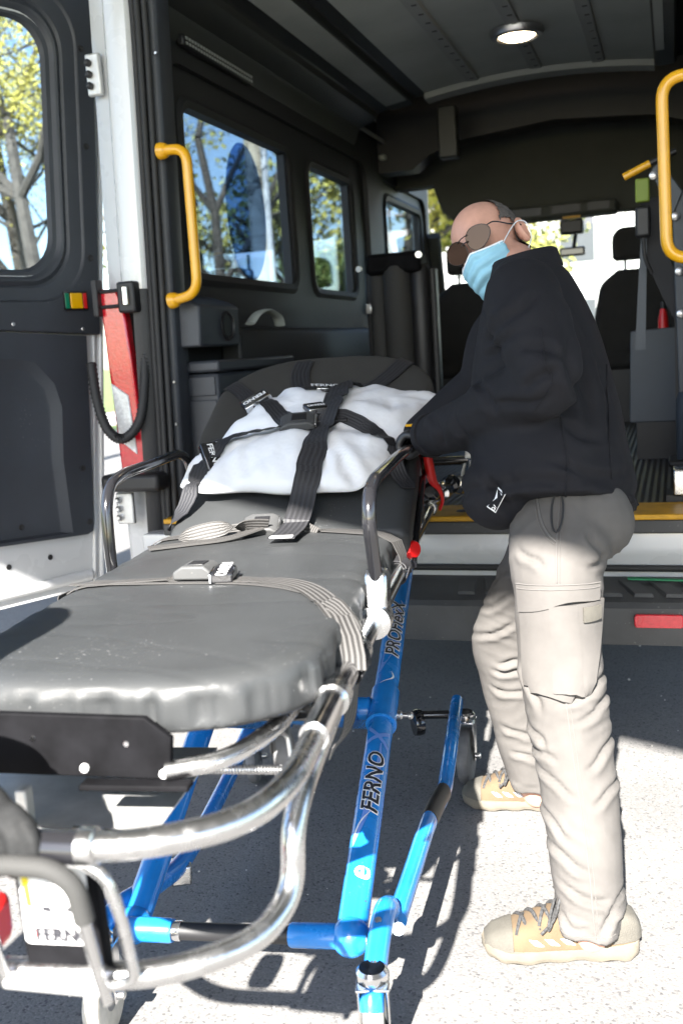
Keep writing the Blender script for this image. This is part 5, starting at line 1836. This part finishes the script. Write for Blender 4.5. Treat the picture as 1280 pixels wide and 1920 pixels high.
def seam(pts, b=None, r=.0016, y0=1.5, name='seam', mat='khaki_stitch', par=None, lift=.001):
    P = [cast(b or tr_b, p.x, p.z, y0, lift) for p in curve([V((x, 0, z)) for x, z in pts], 8)]
    P = [p for p in P if p is not None]
    return mp(MB().tube(P, r, 6), name, mat, par or trousers)


# cargo pocket bag, gusset panel and flap
bag_rows = lerp_rows([(-.286, .690), (-.24, .695), (-.19, .70), (-.145, .70)], [(-.284, .530), (-.24, .522), (-.185, .516), (-.160, .520)], 8)
pk = mp(patch(tr_b, bag_rows, .011), 'cargo_pocket', 'khaki', trousers, angle=50)
mp(patch(tr_b, lerp_rows([(-.232, .697), (-.21, .70), (-.187, .70)], [(-.226, .530), (-.205, .527), (-.180, .527)], 8), .0145, base=.010), 'pocket_pleat', 'khaki', trousers, angle=50)
fl_rows = lerp_rows([(-.289, .736), (-.25, .738), (-.19, .738), (-.152, .736)], [(-.286, .678), (-.245, .690), (-.20, .706), (-.153, .702)], 5)
mp(patch(tr_b, fl_rows, .014, base=.006), 'pocket_flap', 'khaki', trousers, angle=50)
mp(patch(tr_b, lerp_rows([(-.178, .694), (-.152, .693)], [(-.178, .666), (-.153, .666)], 3), .0155, base=.012, nx=4), 'pocket_tab', 'shoe_grey', trousers)
seam([(-.288, .7365), (-.21, .7385), (-.152, .7365)], lift=.0150, r=.0011)
seam([(-.286, .728), (-.21, .730), (-.153, .728)], lift=.0150, r=.0009)
seam([(-.217, .905), (-.218, .82), (-.218, .742)])
seam([(-.211, .905), (-.212, .82), (-.212, .742)], r=.001)
seam([(-.205, .512), (-.198, .45), (-.186, .36), (-.174, .28), (-.163, .18), (-.154, .075)])
seam([(-.198, .512), (-.191, .45), (-.179, .36), (-.167, .28), (-.156, .18), (-.147, .075)], r=.001)
seam([(-.263, .892), (-.252, .855), (-.236, .83), (-.219, .816)], r=.0026)
seam([(-.268, .888), (-.257, .85), (-.240, .825), (-.223, .812)], r=.001)
seam([(-.235, .085), (-.19, .080), (-.12, .083)], r=.001, lift=.0008)

# --- jacket
mb = MB()
TORSO = [((-.246, 2.14, .838), .172, .232, .03), ((-.253, 2.145, .90), .170, .228, .03), ((-.260, 2.155, .97), .165, .218, .05), ((-.267, 2.175, 1.06), .158, .198, 0), ((-.275, 2.19, 1.15), .142, .195, 0),
         ((-.281, 2.205, 1.23), .122, .198, 0), ((-.288, 2.215, 1.29), .102, .19, 0), ((-.295, 2.225, 1.335), .082, .155, 0), ((-.300, 2.235, 1.358), .066, .10, 0), ((-.305, 2.24, 1.372), .060, .078, 0)]
mb.loft([hring(c, a, b, 28, t, 0, (-.32, -.24, -.14, -.05)[i] if i < 4 else 0) for i, (c, a, b, t) in enumerate(TORSO)])
limb(mb, [(-.288, 2.06, 1.288), (-.262, 1.985, 1.225), (-.236, 1.935, 1.148), (-.240, 1.935, 1.11)], [.080, .075, .069, .064])
limb(mb, [(-.240, 1.935, 1.118), (-.34, 2.035, 1.072), (-.44, 2.14, 1.028), (-.530, 2.240, 1.000)], [.065, .064, .057, .047])
limb(mb, [(-.30, 2.38, 1.275), (-.40, 2.44, 1.20), (-.44, 2.47, 1.10)], [.085, .078, .068])
limb(mb, [(-.44, 2.47, 1.10), (-.54, 2.44, 1.03), (-.60, 2.41, .99)], [.068, .058, .048])
mb.ellipsoid((-.352, 2.03, .895), ((.078, 0, -.0), (0, .085, 0), (0, 0, .080)))


def jacket_folds(co, n):
    d = noise.noise(co * 6) * .005 + noise.noise(co * 15) * .0015 + creases(co, n, JACKET_CREASE, .008, .009, .12)
    d += fold(co, (-.33, 2.0, 1.12), (-.2, 0, 1), None, 78, .010, .09, .3)
    d += fold(co, (-.30, 1.98, 1.20), (.15, 0, 1), None, 90, .007, .08, 1.2)
    d += fold(co, (-.22, 1.96, 1.08), (.7, 0, 1), None, 95, .006, .07, .2)
    d += fold(co, (-.45, 2.12, 1.03), (-.8, 0, .5), None, 100, .005, .08, 0)
    d += fold(co, (-.53, 2.2, .99), (-1, 0, .1), None, 150, .004, .04, 0)
    d += fold(co, (-.17, 1.97, .99), (.5, 0, 1), None, 62, .009, .11, 2.0)
    d += fold(co, (-.14, 2.0, 1.14), (1, 0, .4), None, 58, .008, .12, .6)
    d += fold(co, (-.32, 1.97, .90), (.6, 0, .7), None, 55, .007, .10, .6)
    d += fold(co, (-.22, 2.02, 1.29), (1, 0, .3), None, 75, .006, .08, 0)
    if co.z < .97:
        hem = co.z - (.838 + .03 * (co.x + .25) - .32 * (co.y - 2.14))
        d -= .010 * gauss(hem - .022, .014)
    return d


jk_me = fuse(mb, .0075, 4, .5, jacket_folds)
jk_b = bvh_of(jk_me)
jacket = mp(jk_me, 'jacket', 'jacket')
seam([(-.235, 1.22), (-.225, 1.16), (-.215, 1.12), (-.25, 1.07)], jk_b, .0015, name='sleeve_seam', mat='jacket', par=jacket)
seam([(-.215, 1.06), (-.20, .98), (-.20, .93), (-.21, .87)], jk_b, .0018, name='side_seam', mat='jacket', par=jacket)
seam([(-.135, 1.14), (-.128, 1.02), (-.12, .92)], jk_b, .0018, name='side_seam', mat='jacket', par=jacket)
# cuff band
cdr = (V((-.548, 2.26, .995)) - V((-.45, 2.15, 1.025))).normalized()
mp(MB().lathe([(.040, -.012), (.051, -.010), (.0525, .006), (.049, .014), (.040, .016)], V((-.534, 2.244, .999)), cdr, 22), 'cuff', 'jacket', jacket)
# collar
mb = MB()
mb.loft([hring((-.305, 2.245, 1.345), .080, .092, 24, .15), hring((-.310, 2.25, 1.378), .072, .080, 24, .2), hring((-.311, 2.251, 1.384), .066, .074, 24, .2), hring((-.308, 2.248, 1.35), .064, .072, 24, .15)], False, False)
mp(mb, 'collar', 'jacket', jacket)
# hem cord with toggle
cpt = [cast(jk_b, -.228, .905, 1.5, .004) or V((-.228, 1.92, .905))]
lp = []
c0 = V((-.219, 1.905, .862))
for k in range(21):
    a = 2 * math.pi * k / 20
    x_, z_ = -.220 + .011 * math.sin(a), .866 + .036 * math.cos(a)
    p = cast(tr_b, x_, z_, 1.5, .006) or c0
    lp.append(p)
cord = mp(MB().tube(lp, .0021, 6, closed=False), 'hem_cord', 'black_rubber', jacket)
mp(MB().box(lp[0] + V((-.002, -.006, .006)), (.034, .014, .012)), 'toggle', 'black_plastic', cord, bevel=.004)
# brand tab on the hem
bt_x, bt_z = -.338, .892
ba = R_(58)


def tabpt(x, y, lift):
    xx = bt_x + x * math.cos(ba) - y * math.sin(ba)
    zz = bt_z + x * math.sin(ba) + y * math.cos(ba)
    return cast(jk_b, xx, zz, 1.5, lift) or V((xx, 1.98, zz))


for sc, m, lf_ in ((1.05, 'white_print', .0018), (.92, 'jacket', .0026)):
    mp(MB().add([tabpt(x * sc, y * sc, lf_) for x, y in ((-.022, -.010), (.022, -.010), (.020, .010), (.0, .005), (-.020, .010))], [(0, 1, 2, 3, 4)]), 'brand_tab', m, jacket, smooth=False)
lettering('lettering', 'DAKOTA', .0095, lambda x, y: tabpt(x, y - .003, .0036), 'white_print', jacket, bold=.0003, world=True)

# --- body with head
HC = V((-.394, 2.335, 1.410))
hf_c, hl_c = V((-.55, -.25, .80)), V((.60, .45, .60))
hf = (cam_right * hf_c.x + cam_up * hf_c.y - fw * hf_c.z).normalized()
hl = cam_right * hl_c.x + cam_up * hl_c.y - fw * hl_c.z
hl = (hl - hf * hl.dot(hf)).normalized()
hu = hf.cross(hl).normalized()
HS = .95
hm = Matrix((hl, hf, hu)).transposed()


def Hd(x, y, z):
    return HC + hm @ V((x, y, z)) * HS


def hell(mb, c, ax):
    mb.ellipsoid(Hd(*c), [hm @ V(a) * HS for a in ax], 20, 14)


mb = MB()
hell(mb, (0, -.014, .040), ((.077, 0, 0), (0, .098, 0), (0, 0, .082)))
hell(mb, (0, .028, -.018), ((.066, 0, 0), (0, .066, 0), (0, 0, .088)))
hell(mb, (0, .048, -.082), ((.042, 0, 0), (0, .040, 0), (0, 0, .032)))
hell(mb, (0, .098, -.022), ((.013, 0, 0), (0, .024, 0), (0, 0, .026)))
hell(mb, (0, .078, .030), ((.050, 0, 0), (0, .018, 0), (0, 0, .016)))
for s_ in (-1, 1):
    hell(mb, (s_ * .034, .070, -.028), ((.024, 0, 0), (0, .022, 0), (0, 0, .022)))
    hell(mb, (s_ * .060, .0, -.06), ((.016, 0, 0), (0, .045, 0), (0, 0, .03)))
limb(mb, [Hd(0, -.035, -.05), (-.335, 2.28, 1.35), (-.30, 2.23, 1.28)], [.058, .058, .07])
mb.loft([hring(c, a * .8, b * .8, 20) for c, a, b, t in TORSO[1:8]])
limb(mb, [(-.285, 2.08, 1.285), (-.24, 1.95, 1.14), (-.24, 1.95, 1.11)], [.055, .045, .043])
limb(mb, [(-.24, 1.95, 1.11), (-.46, 2.165, 1.02), (-.565, 2.285, .995)], [.043, .036, .03])
limb(mb, [(-.30, 2.38, 1.275), (-.44, 2.47, 1.10), (-.60, 2.41, .99)], [.06, .05, .03])
limb(mb, [r[0] for r in NEAR[1:]] + [(-.17, 1.835, .05)], [r[1] * .7 for r in NEAR[1:]] + [.04], 14)
limb(mb, [r[0] for r in FAR] + [(-.35, 2.435, .05)], [r[1] * .7 for r in FAR] + [.04], 14)
hb_me = fuse(mb, .0062, 5, .5)
hd_b = bvh_of(hb_me)
body = mp(hb_me, 'body', 'skin')
# ears
for s_ in (-1, 1):
    mb = MB()
    loops = []
    ring_ = []
    for k in range(22):
        a = 2 * math.pi * k / 22
        w_ = .017 * (1 + .22 * math.sin(a) + .05 * math.cos(2 * a))
        ring_.append((w_ * math.cos(a) - .006 * math.sin(a), .032 * math.sin(a)))
    for sc, o in ((.55, -.006), (1.0, .004), (1.04, .012), (.92, .0165), (.74, .012), (.5, .006), (.2, .004)):
        loops.append([Hd(s_ * (.072 + o), -.022 + p[0] * sc, -.006 + p[1] * sc) for p in ring_])
    mb.loft(loops)
    mb_ear = mb
    mp(mb, 'ear', 'skin', body, angle=60)
# hair: cropped shell on the sides and back
hv, hfz = [], []
idx = {}
bmh = bmesh.new()
bmh.from_mesh(hb_me)
bmh.normal_update()
hmi = hm.transposed()
keep = []
wofs = base_of(man)
for f in bmh.faces:
    c = hmi @ (f.calc_center_median() + wofs - HC) / HS
    if c.length > .16 or c.z < -.075:
        continue
    hairline = c.y < .045 - max(0, c.z - .05) * 1.3 + .012 * noise.noise(c * 60) and not (abs(c.x) > .05 and c.y > -.005 and c.z < .035) and c.z > -.05 - .3 * c.y * 0
    if c.z > .045 and c.y > .028 - (c.z - .045) * .75 + .006 * noise.noise(c * 50):
        hairline = False
    if hairline and not (c.y > .03):
        keep.append(f)
vsx, fsx, mp_ = [], [], {}
for f in keep:
    ids = []
    for v in f.verts:
        if v.index not in mp_:
            mp_[v.index] = len(vsx)
            p = v.co + wofs
            vsx.append(p + v.normal * (.0045 + .003 * noise.noise(p * 220)))
        ids.append(mp_[v.index])
    fsx.append(tuple(ids))
bmh.free()
if fsx:
    mp(MB().add(vsx, fsx), 'hair', 'hair', angle=80)

# --- surgical mask
def mask_pt(a, b):
    """a: -1..1 across, b: 0 top .. 1 chin"""
    x = a * (.062 - .006 * b)
    top = .108 + .018 * (1 - abs(a)) * (1 - b)
    y = (.112 - .004 * b + .012 * math.sin(math.pi * min(1, b * 1.1))) * math.sqrt(max(0, 1 - (a * .90) ** 2 * .78)) - .008 * b
    z = -.020 - .088 * b + .012 * (1 - abs(a)) ** 2 * (1 - b) + .012 * abs(a) * (b - .3)
    pleat = .0034 * math.sin(b * 24 + 1.5 * a) * (1 - .3 * abs(a)) + .004 * noise.noise(V((a * 3.5, b * 3, 2)))
    return Hd(x * 1.05, y + .008 + pleat, z)


NXM, NYM = 30, 36
vs = [mask_pt(-1 + 2 * i / NXM, j / NYM) for j in range(NYM + 1) for i in range(NXM + 1)]
fs = [(j * (NXM + 1) + i, j * (NXM + 1) + i + 1, (j + 1) * (NXM + 1) + i + 1, (j + 1) * (NXM + 1) + i) for j in range(NYM) for i in range(NXM)]
mask = mp(MB().add(vs, fs), 'face_mask', 'mask_blue', angle=80)
sm_ = mask.modifiers.new('t', 'SOLIDIFY')
sm_.thickness = .0015
tb = [mask_pt(-1 + 2 * i / 20, 0) + hf * .0008 for i in range(21)]
mp(MB().ribbon(tb, [hu] * 21, .007, .002), 'nose_edge', 'mask_white', mask)
for s_ in (-1, 1):
    lp = curve([mask_pt(s_ * 1.0, .02), Hd(s_ * .078, .03, .000), Hd(s_ * .088, -.010, .014), Hd(s_ * .094, -.034, .004), Hd(s_ * .088, -.03, -.03), Hd(s_ * .076, .01, -.06), mask_pt(s_, .92)], 6)
    mp(MB().tube(lp, .0014, 6), 'ear_loop', 'mask_white', mask)

# --- aviator sunglasses
def lens_loop(s_, sc=1.0, o=0.0):
    out = []
    for k in range(28):
        a = 2 * math.pi * k / 28
        x, z = math.cos(a), math.sin(a)
        px = .0300 * x * (1 + .06 * z) - .004 * (z < 0) * -z * 1.0
        pz = .0262 * z * (1 - .10 * x)
        px, pz = px * sc, pz * sc
        xx = s_ * (.034 + px)
        out.append(Hd(xx, .113 + o - .9 * max(0, abs(xx) - .03) ** 1.0 * .42, .020 + pz - .004))
    return out


gl = None
for s_ in (-1, 1):
    mb = MB()
    mb.loft([lens_loop(s_, .96, -.001), lens_loop(s_, .98, .001)])
    o = mp(mb, 'sunglasses' if gl is None else 'lens', 'lens_brown', gl, angle=80)
    if gl is None:
        gl = o
    mp(MB().tube(lens_loop(s_), .0012, 6, closed=True), 'lens_rim', 'frame_dark', gl)
    mp(MB().tube(curve([Hd(s_ * .0615, .101, .026), Hd(s_ * .074, .080, .026), Hd(s_ * .079, .02, .014), Hd(s_ * .081, -.03, .010), Hd(s_ * .08, -.05, -.01)], 5), .0016, 6), 'temple', 'frame_dark', gl)
mp(MB().tube([Hd(-.010, .118, .022), Hd(0, .121, .022), Hd(.010, .118, .022)], .0014, 6), 'bridge', 'frame_dark', gl)
mp(MB().tube([Hd(-.016, .115, .035), Hd(0, .119, .036), Hd(.016, .115, .035)], .0013, 6), 'brow_bar', 'frame_dark', gl)


# --- gloved hands
def hand(parent, name, c, t, o, n, par_world=True, mat='glove', sc=1.0, wrist=None, thumb=-1):
    """hand closed over a bar: c bar centre, t along the bar, o outward (wrist side), n up"""
    c, t, o, n = V(c), V(t).normalized(), V(o).normalized(), V(n).normalized()

    def g(a, b, e):
        return c + (t * a + o * b + n * e) * sc
    mb = MB()
    mb.ellipsoid(g(0, .043, .028), [t * .046 * sc, o * .048 * sc, (n * .017 - o * .003) * sc], 18, 12)
    mb.ellipsoid(g(0, .020, .030), [t * .044 * sc, o * .026 * sc, n * .014 * sc], 18, 12)
    for k, (a, l) in enumerate(((-.034, .92), (-.0115, 1.0), (.0115, .96), (.033, .82))):
        limb(mb, [g(a, .010, .030), g(a * 1.05, -.018 * l, .028), g(a * 1.05, -.031 * l, .010), g(a * 1.02, -.025 * l, -.012), g(a, -.010 * l, -.020)], [.0108, .0102, .0096, .0090, .0082], 10)
    limb(mb, [g(thumb * .034, .052, .022), g(thumb * .052, .036, .008), g(thumb * .050, .018, -.010), g(thumb * .044, -.002, -.021)], [.0145, .0125, .0110, .0095], 10)
    if wrist is not None:
        limb(mb, [g(0, .06, .028), V(wrist)], [.030, .033], 12)
    me = fuse(mb, .0042, 3, .5, lambda p, nn: noise.noise(p * 70) * .0012 + noise.noise(p * 28) * .0015)
    return me


td = V((-math.sin(SR), math.cos(SR), 0))
od = V((math.cos(SR), math.sin(SR), 0))
bar_c = SMAT @ V((.300, 2.415, .9645))
gh = mp(hand(man, 'glove', bar_c, td, (od * .9 - td * .35).normalized(), V((.10, 0, 1)), wrist=(-.548, 2.262, .992)), 'glove', 'glove_black')
mp(MB().box(bar_c + V((.004, -.015, .052)), (.024, .012, .006), Matrix.Rotation(.4, 3, 'Z')), 'cuff_tab', 'amber', gh, bevel=.002)
bar_d = SMAT @ V((.300, 2.505, .946))
mp(hand(man, 'glove', bar_d, (td - V((0, 0, .4))), (V((.2, .9, 0)) + od * .4).normalized(), V((0, 0, 1)), wrist=(-.60, 2.41 + .03, .985), thumb=1), 'glove', 'glove')


# --- shoes
def shoe(heel, toe, near):
    heel, toe = V(heel), V(toe)
    f = (toe - heel).normalized()
    L_ = (toe - heel).length
    lft = V((0, 0, 1)).cross(f)
    k_ = L_ / .305

    def g(a, b, z):
        return heel + f * (a * k_) + lft * b + V((0, 0, z))
    outl = [(0.0, .0), (.004, .022), (.02, .034), (.06, .037), (.11, .035), (.16, .040), (.21, .048), (.25, .048), (.28, .040), (.298, .024), (.305, .0)]
    full = curve([V((a, b, 0)) for a, b in outl], 3)
    full = [(p.x, p.y) for p in full]
    loop = full + [(a, -b * .93) for a, b in reversed(full[1:-1])]
    zb = lambda a: .004 + .012 * max(0, (a - .24) / .065) ** 2 + .010 * max(0, (.03 - a) / .03) ** 2
    zt = lambda a: .030 + .012 * max(0, (.10 - a) / .10) + .008 * max(0, (a - .25) / .05)
    mb = MB()
    lug = lambda i: .0035 if i % 4 < 2 else 0
    mb.loft([[g(a * .985 + .002, b * .93, zb(a) + lug(i)) for i, (a, b) in enumerate(loop)], [g(a, b * 1.0, zb(a) + .007 + lug(i)) for i, (a, b) in enumerate(loop)],
             [g(a, b * 1.03, (zb(a) + zt(a)) / 2) for a, b in loop], [g(a, b * 1.0, zt(a)) for a, b in loop], [g(a, b * .9, zt(a) + .002) for a, b in loop]])
    so = mp(mb, 'shoe', 'shoe_sole', angle=40)
    # upper
    secs = [(.002, .020, .072), (.012, .029, .088), (.035, .033, .098), (.06, .034, .092), (.085, .034, .090), (.11, .035, .102), (.14, .037, .106), (.17, .040, .100), (.20, .044, .088), (.23, .046, .075), (.26, .043, .065), (.285, .034, .056), (.298, .020, .042)]
    mb = MB()
    loops = []
    for a, wd, h in secs:
        z0 = zt(a) - .004
        lp = []
        for k in range(21):
            t = math.pi * k / 20
            ex = .62 if a > .1 else .45
            cx = math.cos(t)
            lp.append(g(a, wd * (abs(cx) ** ex) * (1 if cx > 0 else -1), z0 + (h - z0) * (math.sin(t) ** (.8 if a > .1 else .6))))
        loops.append(lp)
    mb.loft(loops)
    ume = fuse(mb, .0045, 3, .5, lambda p, nn: noise.noise(p * 40) * .001)
    ub = bvh_of(ume)
    up = mp(ume, 'upper', 'suede', so)
    sgn = -1 if lft.y > 0 else 1

    def surf(a, z, lift):
        o = g(a, 0, z)
        d = lft * (-sgn)
        h = ub.ray_cast(o + lft * (sgn * .2), d)
        if h[0] is None:
            return g(a, sgn * .04, z)
        nn = h[1] if h[1].dot(d) < 0 else -h[1]
        return h[0] + nn * lift

    def panel(quad, lift, mat, name, n=8):
        vs, fs = [], []
        for j in range(n + 1):
            for i in range(n + 1):
                u_, v_ = i / n, j / n
                a = (quad[0][0] * (1 - u_) + quad[1][0] * u_) * (1 - v_) + (quad[3][0] * (1 - u_) + quad[2][0] * u_) * v_
                z = (quad[0][1] * (1 - u_) + quad[1][1] * u_) * (1 - v_) + (quad[3][1] * (1 - u_) + quad[2][1] * u_) * v_
                vs.append(surf(a, z, lift))
        for j in range(n):
            for i in range(n):
                k = j * (n + 1) + i
                fs.append((k, k + 1, k + n + 2, k + n + 1))
        o = mp(MB().add(vs, fs), name, mat, so, angle=60)
        md = o.modifiers.new('t', 'SOLIDIFY')
        md.thickness = .0016
        return o
    # toe cap and heel counter
    mb = MB()
    loops = []
    for a, wd, h in [(.245, .0465, .070), (.26, .0448, .0650), (.285, .0358, .056), (.300, .021, .043)]:
        z0 = zt(a) - .002
        loops.append([g(a, (wd + .0015) * (abs(math.cos(math.pi * k / 20)) ** .62) * (1 if math.cos(math.pi * k / 20) > 0 else -1), z0 + (h + .002 - z0) * math.sin(math.pi * k / 20) ** .8) for k in range(21)])
    mb.loft(loops, False, True)
    mp(mb, 'toe_cap', 'shoe_grey', so, angle=60)
    mb = MB()
    loops = []
    for a, wd, h in [(-.002, .018, .066), (.010, .0305, .088), (.035, .0348, .098), (.055, .0352, .090)]:
        z0 = zt(a)
        loops.append([g(a, (wd + .001) * (abs(math.cos(math.pi * k / 20)) ** .45) * (1 if math.cos(math.pi * k / 20) > 0 else -1), z0 + .006 + (h + .003 - z0 - .006) * math.sin(math.pi * k / 20) ** .6) for k in range(21)])
    mb.loft(loops, True, False)
    mp(mb, 'heel_counter', 'shoe_grey', so, angle=60)
    for a0 in (.125, .155, .185):
        panel([(a0, .042), (a0 + .018, .044), (a0 + .030, .056), (a0 + .014, .054)], .0012, 'mask_white', 'vent_panel', 4)
    panel([(.065, .066), (.125, .060), (.125, .066), (.07, .076)], .0012, 'shoe_grey', 'side_panel', 6)
    # laces
    for i, a in enumerate((.160, .182, .204, .226)):
        h = .106 - (a - .15) * .40
        P = [g(a + .012 * (1 if i % 2 else -1) * (e / 6), .030 * e / 6 * (1 + i * .06), h + .005 - .020 * (e / 6) ** 2) for e in range(-6, 7)]
        mp(MB().tube(P, .0036, 7), 'lace', 'lace', so)
        P = [g(a - .012 * (e / 6), .030 * e / 6 * (1 + i * .06), h + .0065 - .020 * (e / 6) ** 2) for e in range(-6, 7)]
        mp(MB().tube(P, .0036, 7), 'lace', 'lace', so)
    for pts in ([(.155, 0, .110), (.162, sgn * .022, .128), (.172, sgn * .040, .108), (.178, sgn * .046, .078), (.170, sgn * .044, .094), (.158, 0, .112)],
                [(.155, 0, .110), (.150, sgn * .020, .138), (.155, sgn * .032, .125), (.168, sgn * .044, .096), (.192, sgn * .050, .072)],
                [(.155, 0, .110), (.145, sgn * -.01, .140), (.16, sgn * -.02, .13)]):
        mp(MB().tube(curve([g(*p) for p in pts], 6), .0027, 7), 'lace', 'lace', so)
    mp(MB().lathe([(.027, 0), (.031, .012), (.031, .05), (.028, .06)], g(.066, 0, .072), (0, 0, 1), 18), 'sock', 'sock', so)
    lettering('lettering', 'Columbia', .0145, lambda x, y: surf(.062 - x * (1 if sgn < 0 else 1), .0615 + y, .0022) if True else None, 'white_print', so, bold=.0003, world=True)
    return so


shoe((-.080, 1.862, 0), (-.378, 1.796, 0), True)
shoe((-.268, 2.462, 0), (-.548 + .09, 2.425, 0) if False else (-.548, 2.44, 0), False)

# --- second attendant at the foot end, only a gloved hand reaches into view
att = empty('person', (-1.14, .32, 0), 0, 'gloved person at the foot end, only a black gloved hand on the bar in view', 'person')


def apart(me_or_mb, name, mat, parent=None, **k):
    if isinstance(me_or_mb, MB):
        return me_or_mb.build(name, mat, parent or att, world=True, **k)
    return link(name, me_or_mb, mat, parent or att, 0, True)


mb = MB()
mb.ellipsoid((-1.16, .70, 1.63), ((.078, 0, 0), (0, .095, 0), (0, 0, .115)))
limb(mb, [(-1.15, .66, 1.54), (-1.14, .58, 1.44)], [.055, .065])
mb.loft([hring(c, a, b) for c, a, b in (((-1.14, .30, .88), .15, .10), ((-1.14, .36, 1.1), .145, .10), ((-1.13, .48, 1.3), .17, .10), ((-1.13, .56, 1.42), .12, .09))])
limb(mb, [(-1.22, .30, .86), (-1.24, .30, .45), (-1.24, .28, .06)], [.085, .06, .045])
limb(mb, [(-1.06, .30, .86), (-1.05, .32, .45), (-1.05, .28, .06)], [.085, .06, .045])
limb(mb, [(-.97, .56, 1.37), (-.93, .50, 1.08), (-.78, .76, .86)], [.05, .045, .033])
limb(mb, [(-1.32, .54, 1.36), (-1.38, .48, 1.12), (-1.30, .65, .95)], [.05, .045, .033])
apart(fuse(mb, .01, 4), 'body', 'skin')
mb = MB()
mb.loft([hring(c, a, b) for c, a, b in (((-1.14, .30, .84), .18, .135), ((-1.14, .36, 1.1), .175, .13), ((-1.13, .48, 1.28), .19, .13), ((-1.13, .55, 1.40), .15, .11), ((-1.14, .60, 1.47), .08, .08))])
limb(mb, [(-.98, .54, 1.36), (-.93, .50, 1.08)], [.075, .060])
limb(mb, [(-.93, .50, 1.08), (-.80, .74, .88)], [.060, .047])
limb(mb, [(-1.31, .54, 1.36), (-1.38, .48, 1.12)], [.078, .062])
limb(mb, [(-1.38, .48, 1.12), (-1.31, .64, .97)], [.062, .048])
apart(fuse(mb, .011, 5, .5, lambda c, n: noise.noise(c * 9) * .006), 'jacket', 'jacket')
mb = MB()
mb.loft([hring(c, a, b) for c, a, b in (((-1.14, .30, .78), .16, .11), ((-1.14, .30, .93), .165, .12))])
limb(mb, [(-1.23, .30, .84), (-1.24, .31, .45), (-1.24, .28, .09)], [.105, .085, .072])
limb(mb, [(-1.05, .30, .84), (-1.05, .32, .45), (-1.05, .28, .09)], [.105, .085, .072])
apart(fuse(mb, .012, 5), 'trousers', 'jacket')
for x in (-1.24, -1.05):
    mb = MB()
    mb.ellipsoid((x, .36, .05), ((.048, 0, 0), (0, .15, 0), (0, 0, .05)))
    apart(fuse(mb, .01, 3), 'shoe', 'black_rubber')
foot_c = SMAT @ V((.012, .872, .728))
apart(hand(att, 'glove', foot_c, od, (-td * 1.0 + V((0, 0, .1)) - od * .5).normalized() * -1 if False else (td * .55 - od * .75 + V((0, 0, .3))).normalized(), V((0, .0, 1)), wrist=(-.785, .755, .87), sc=1.0), 'glove', 'glove')
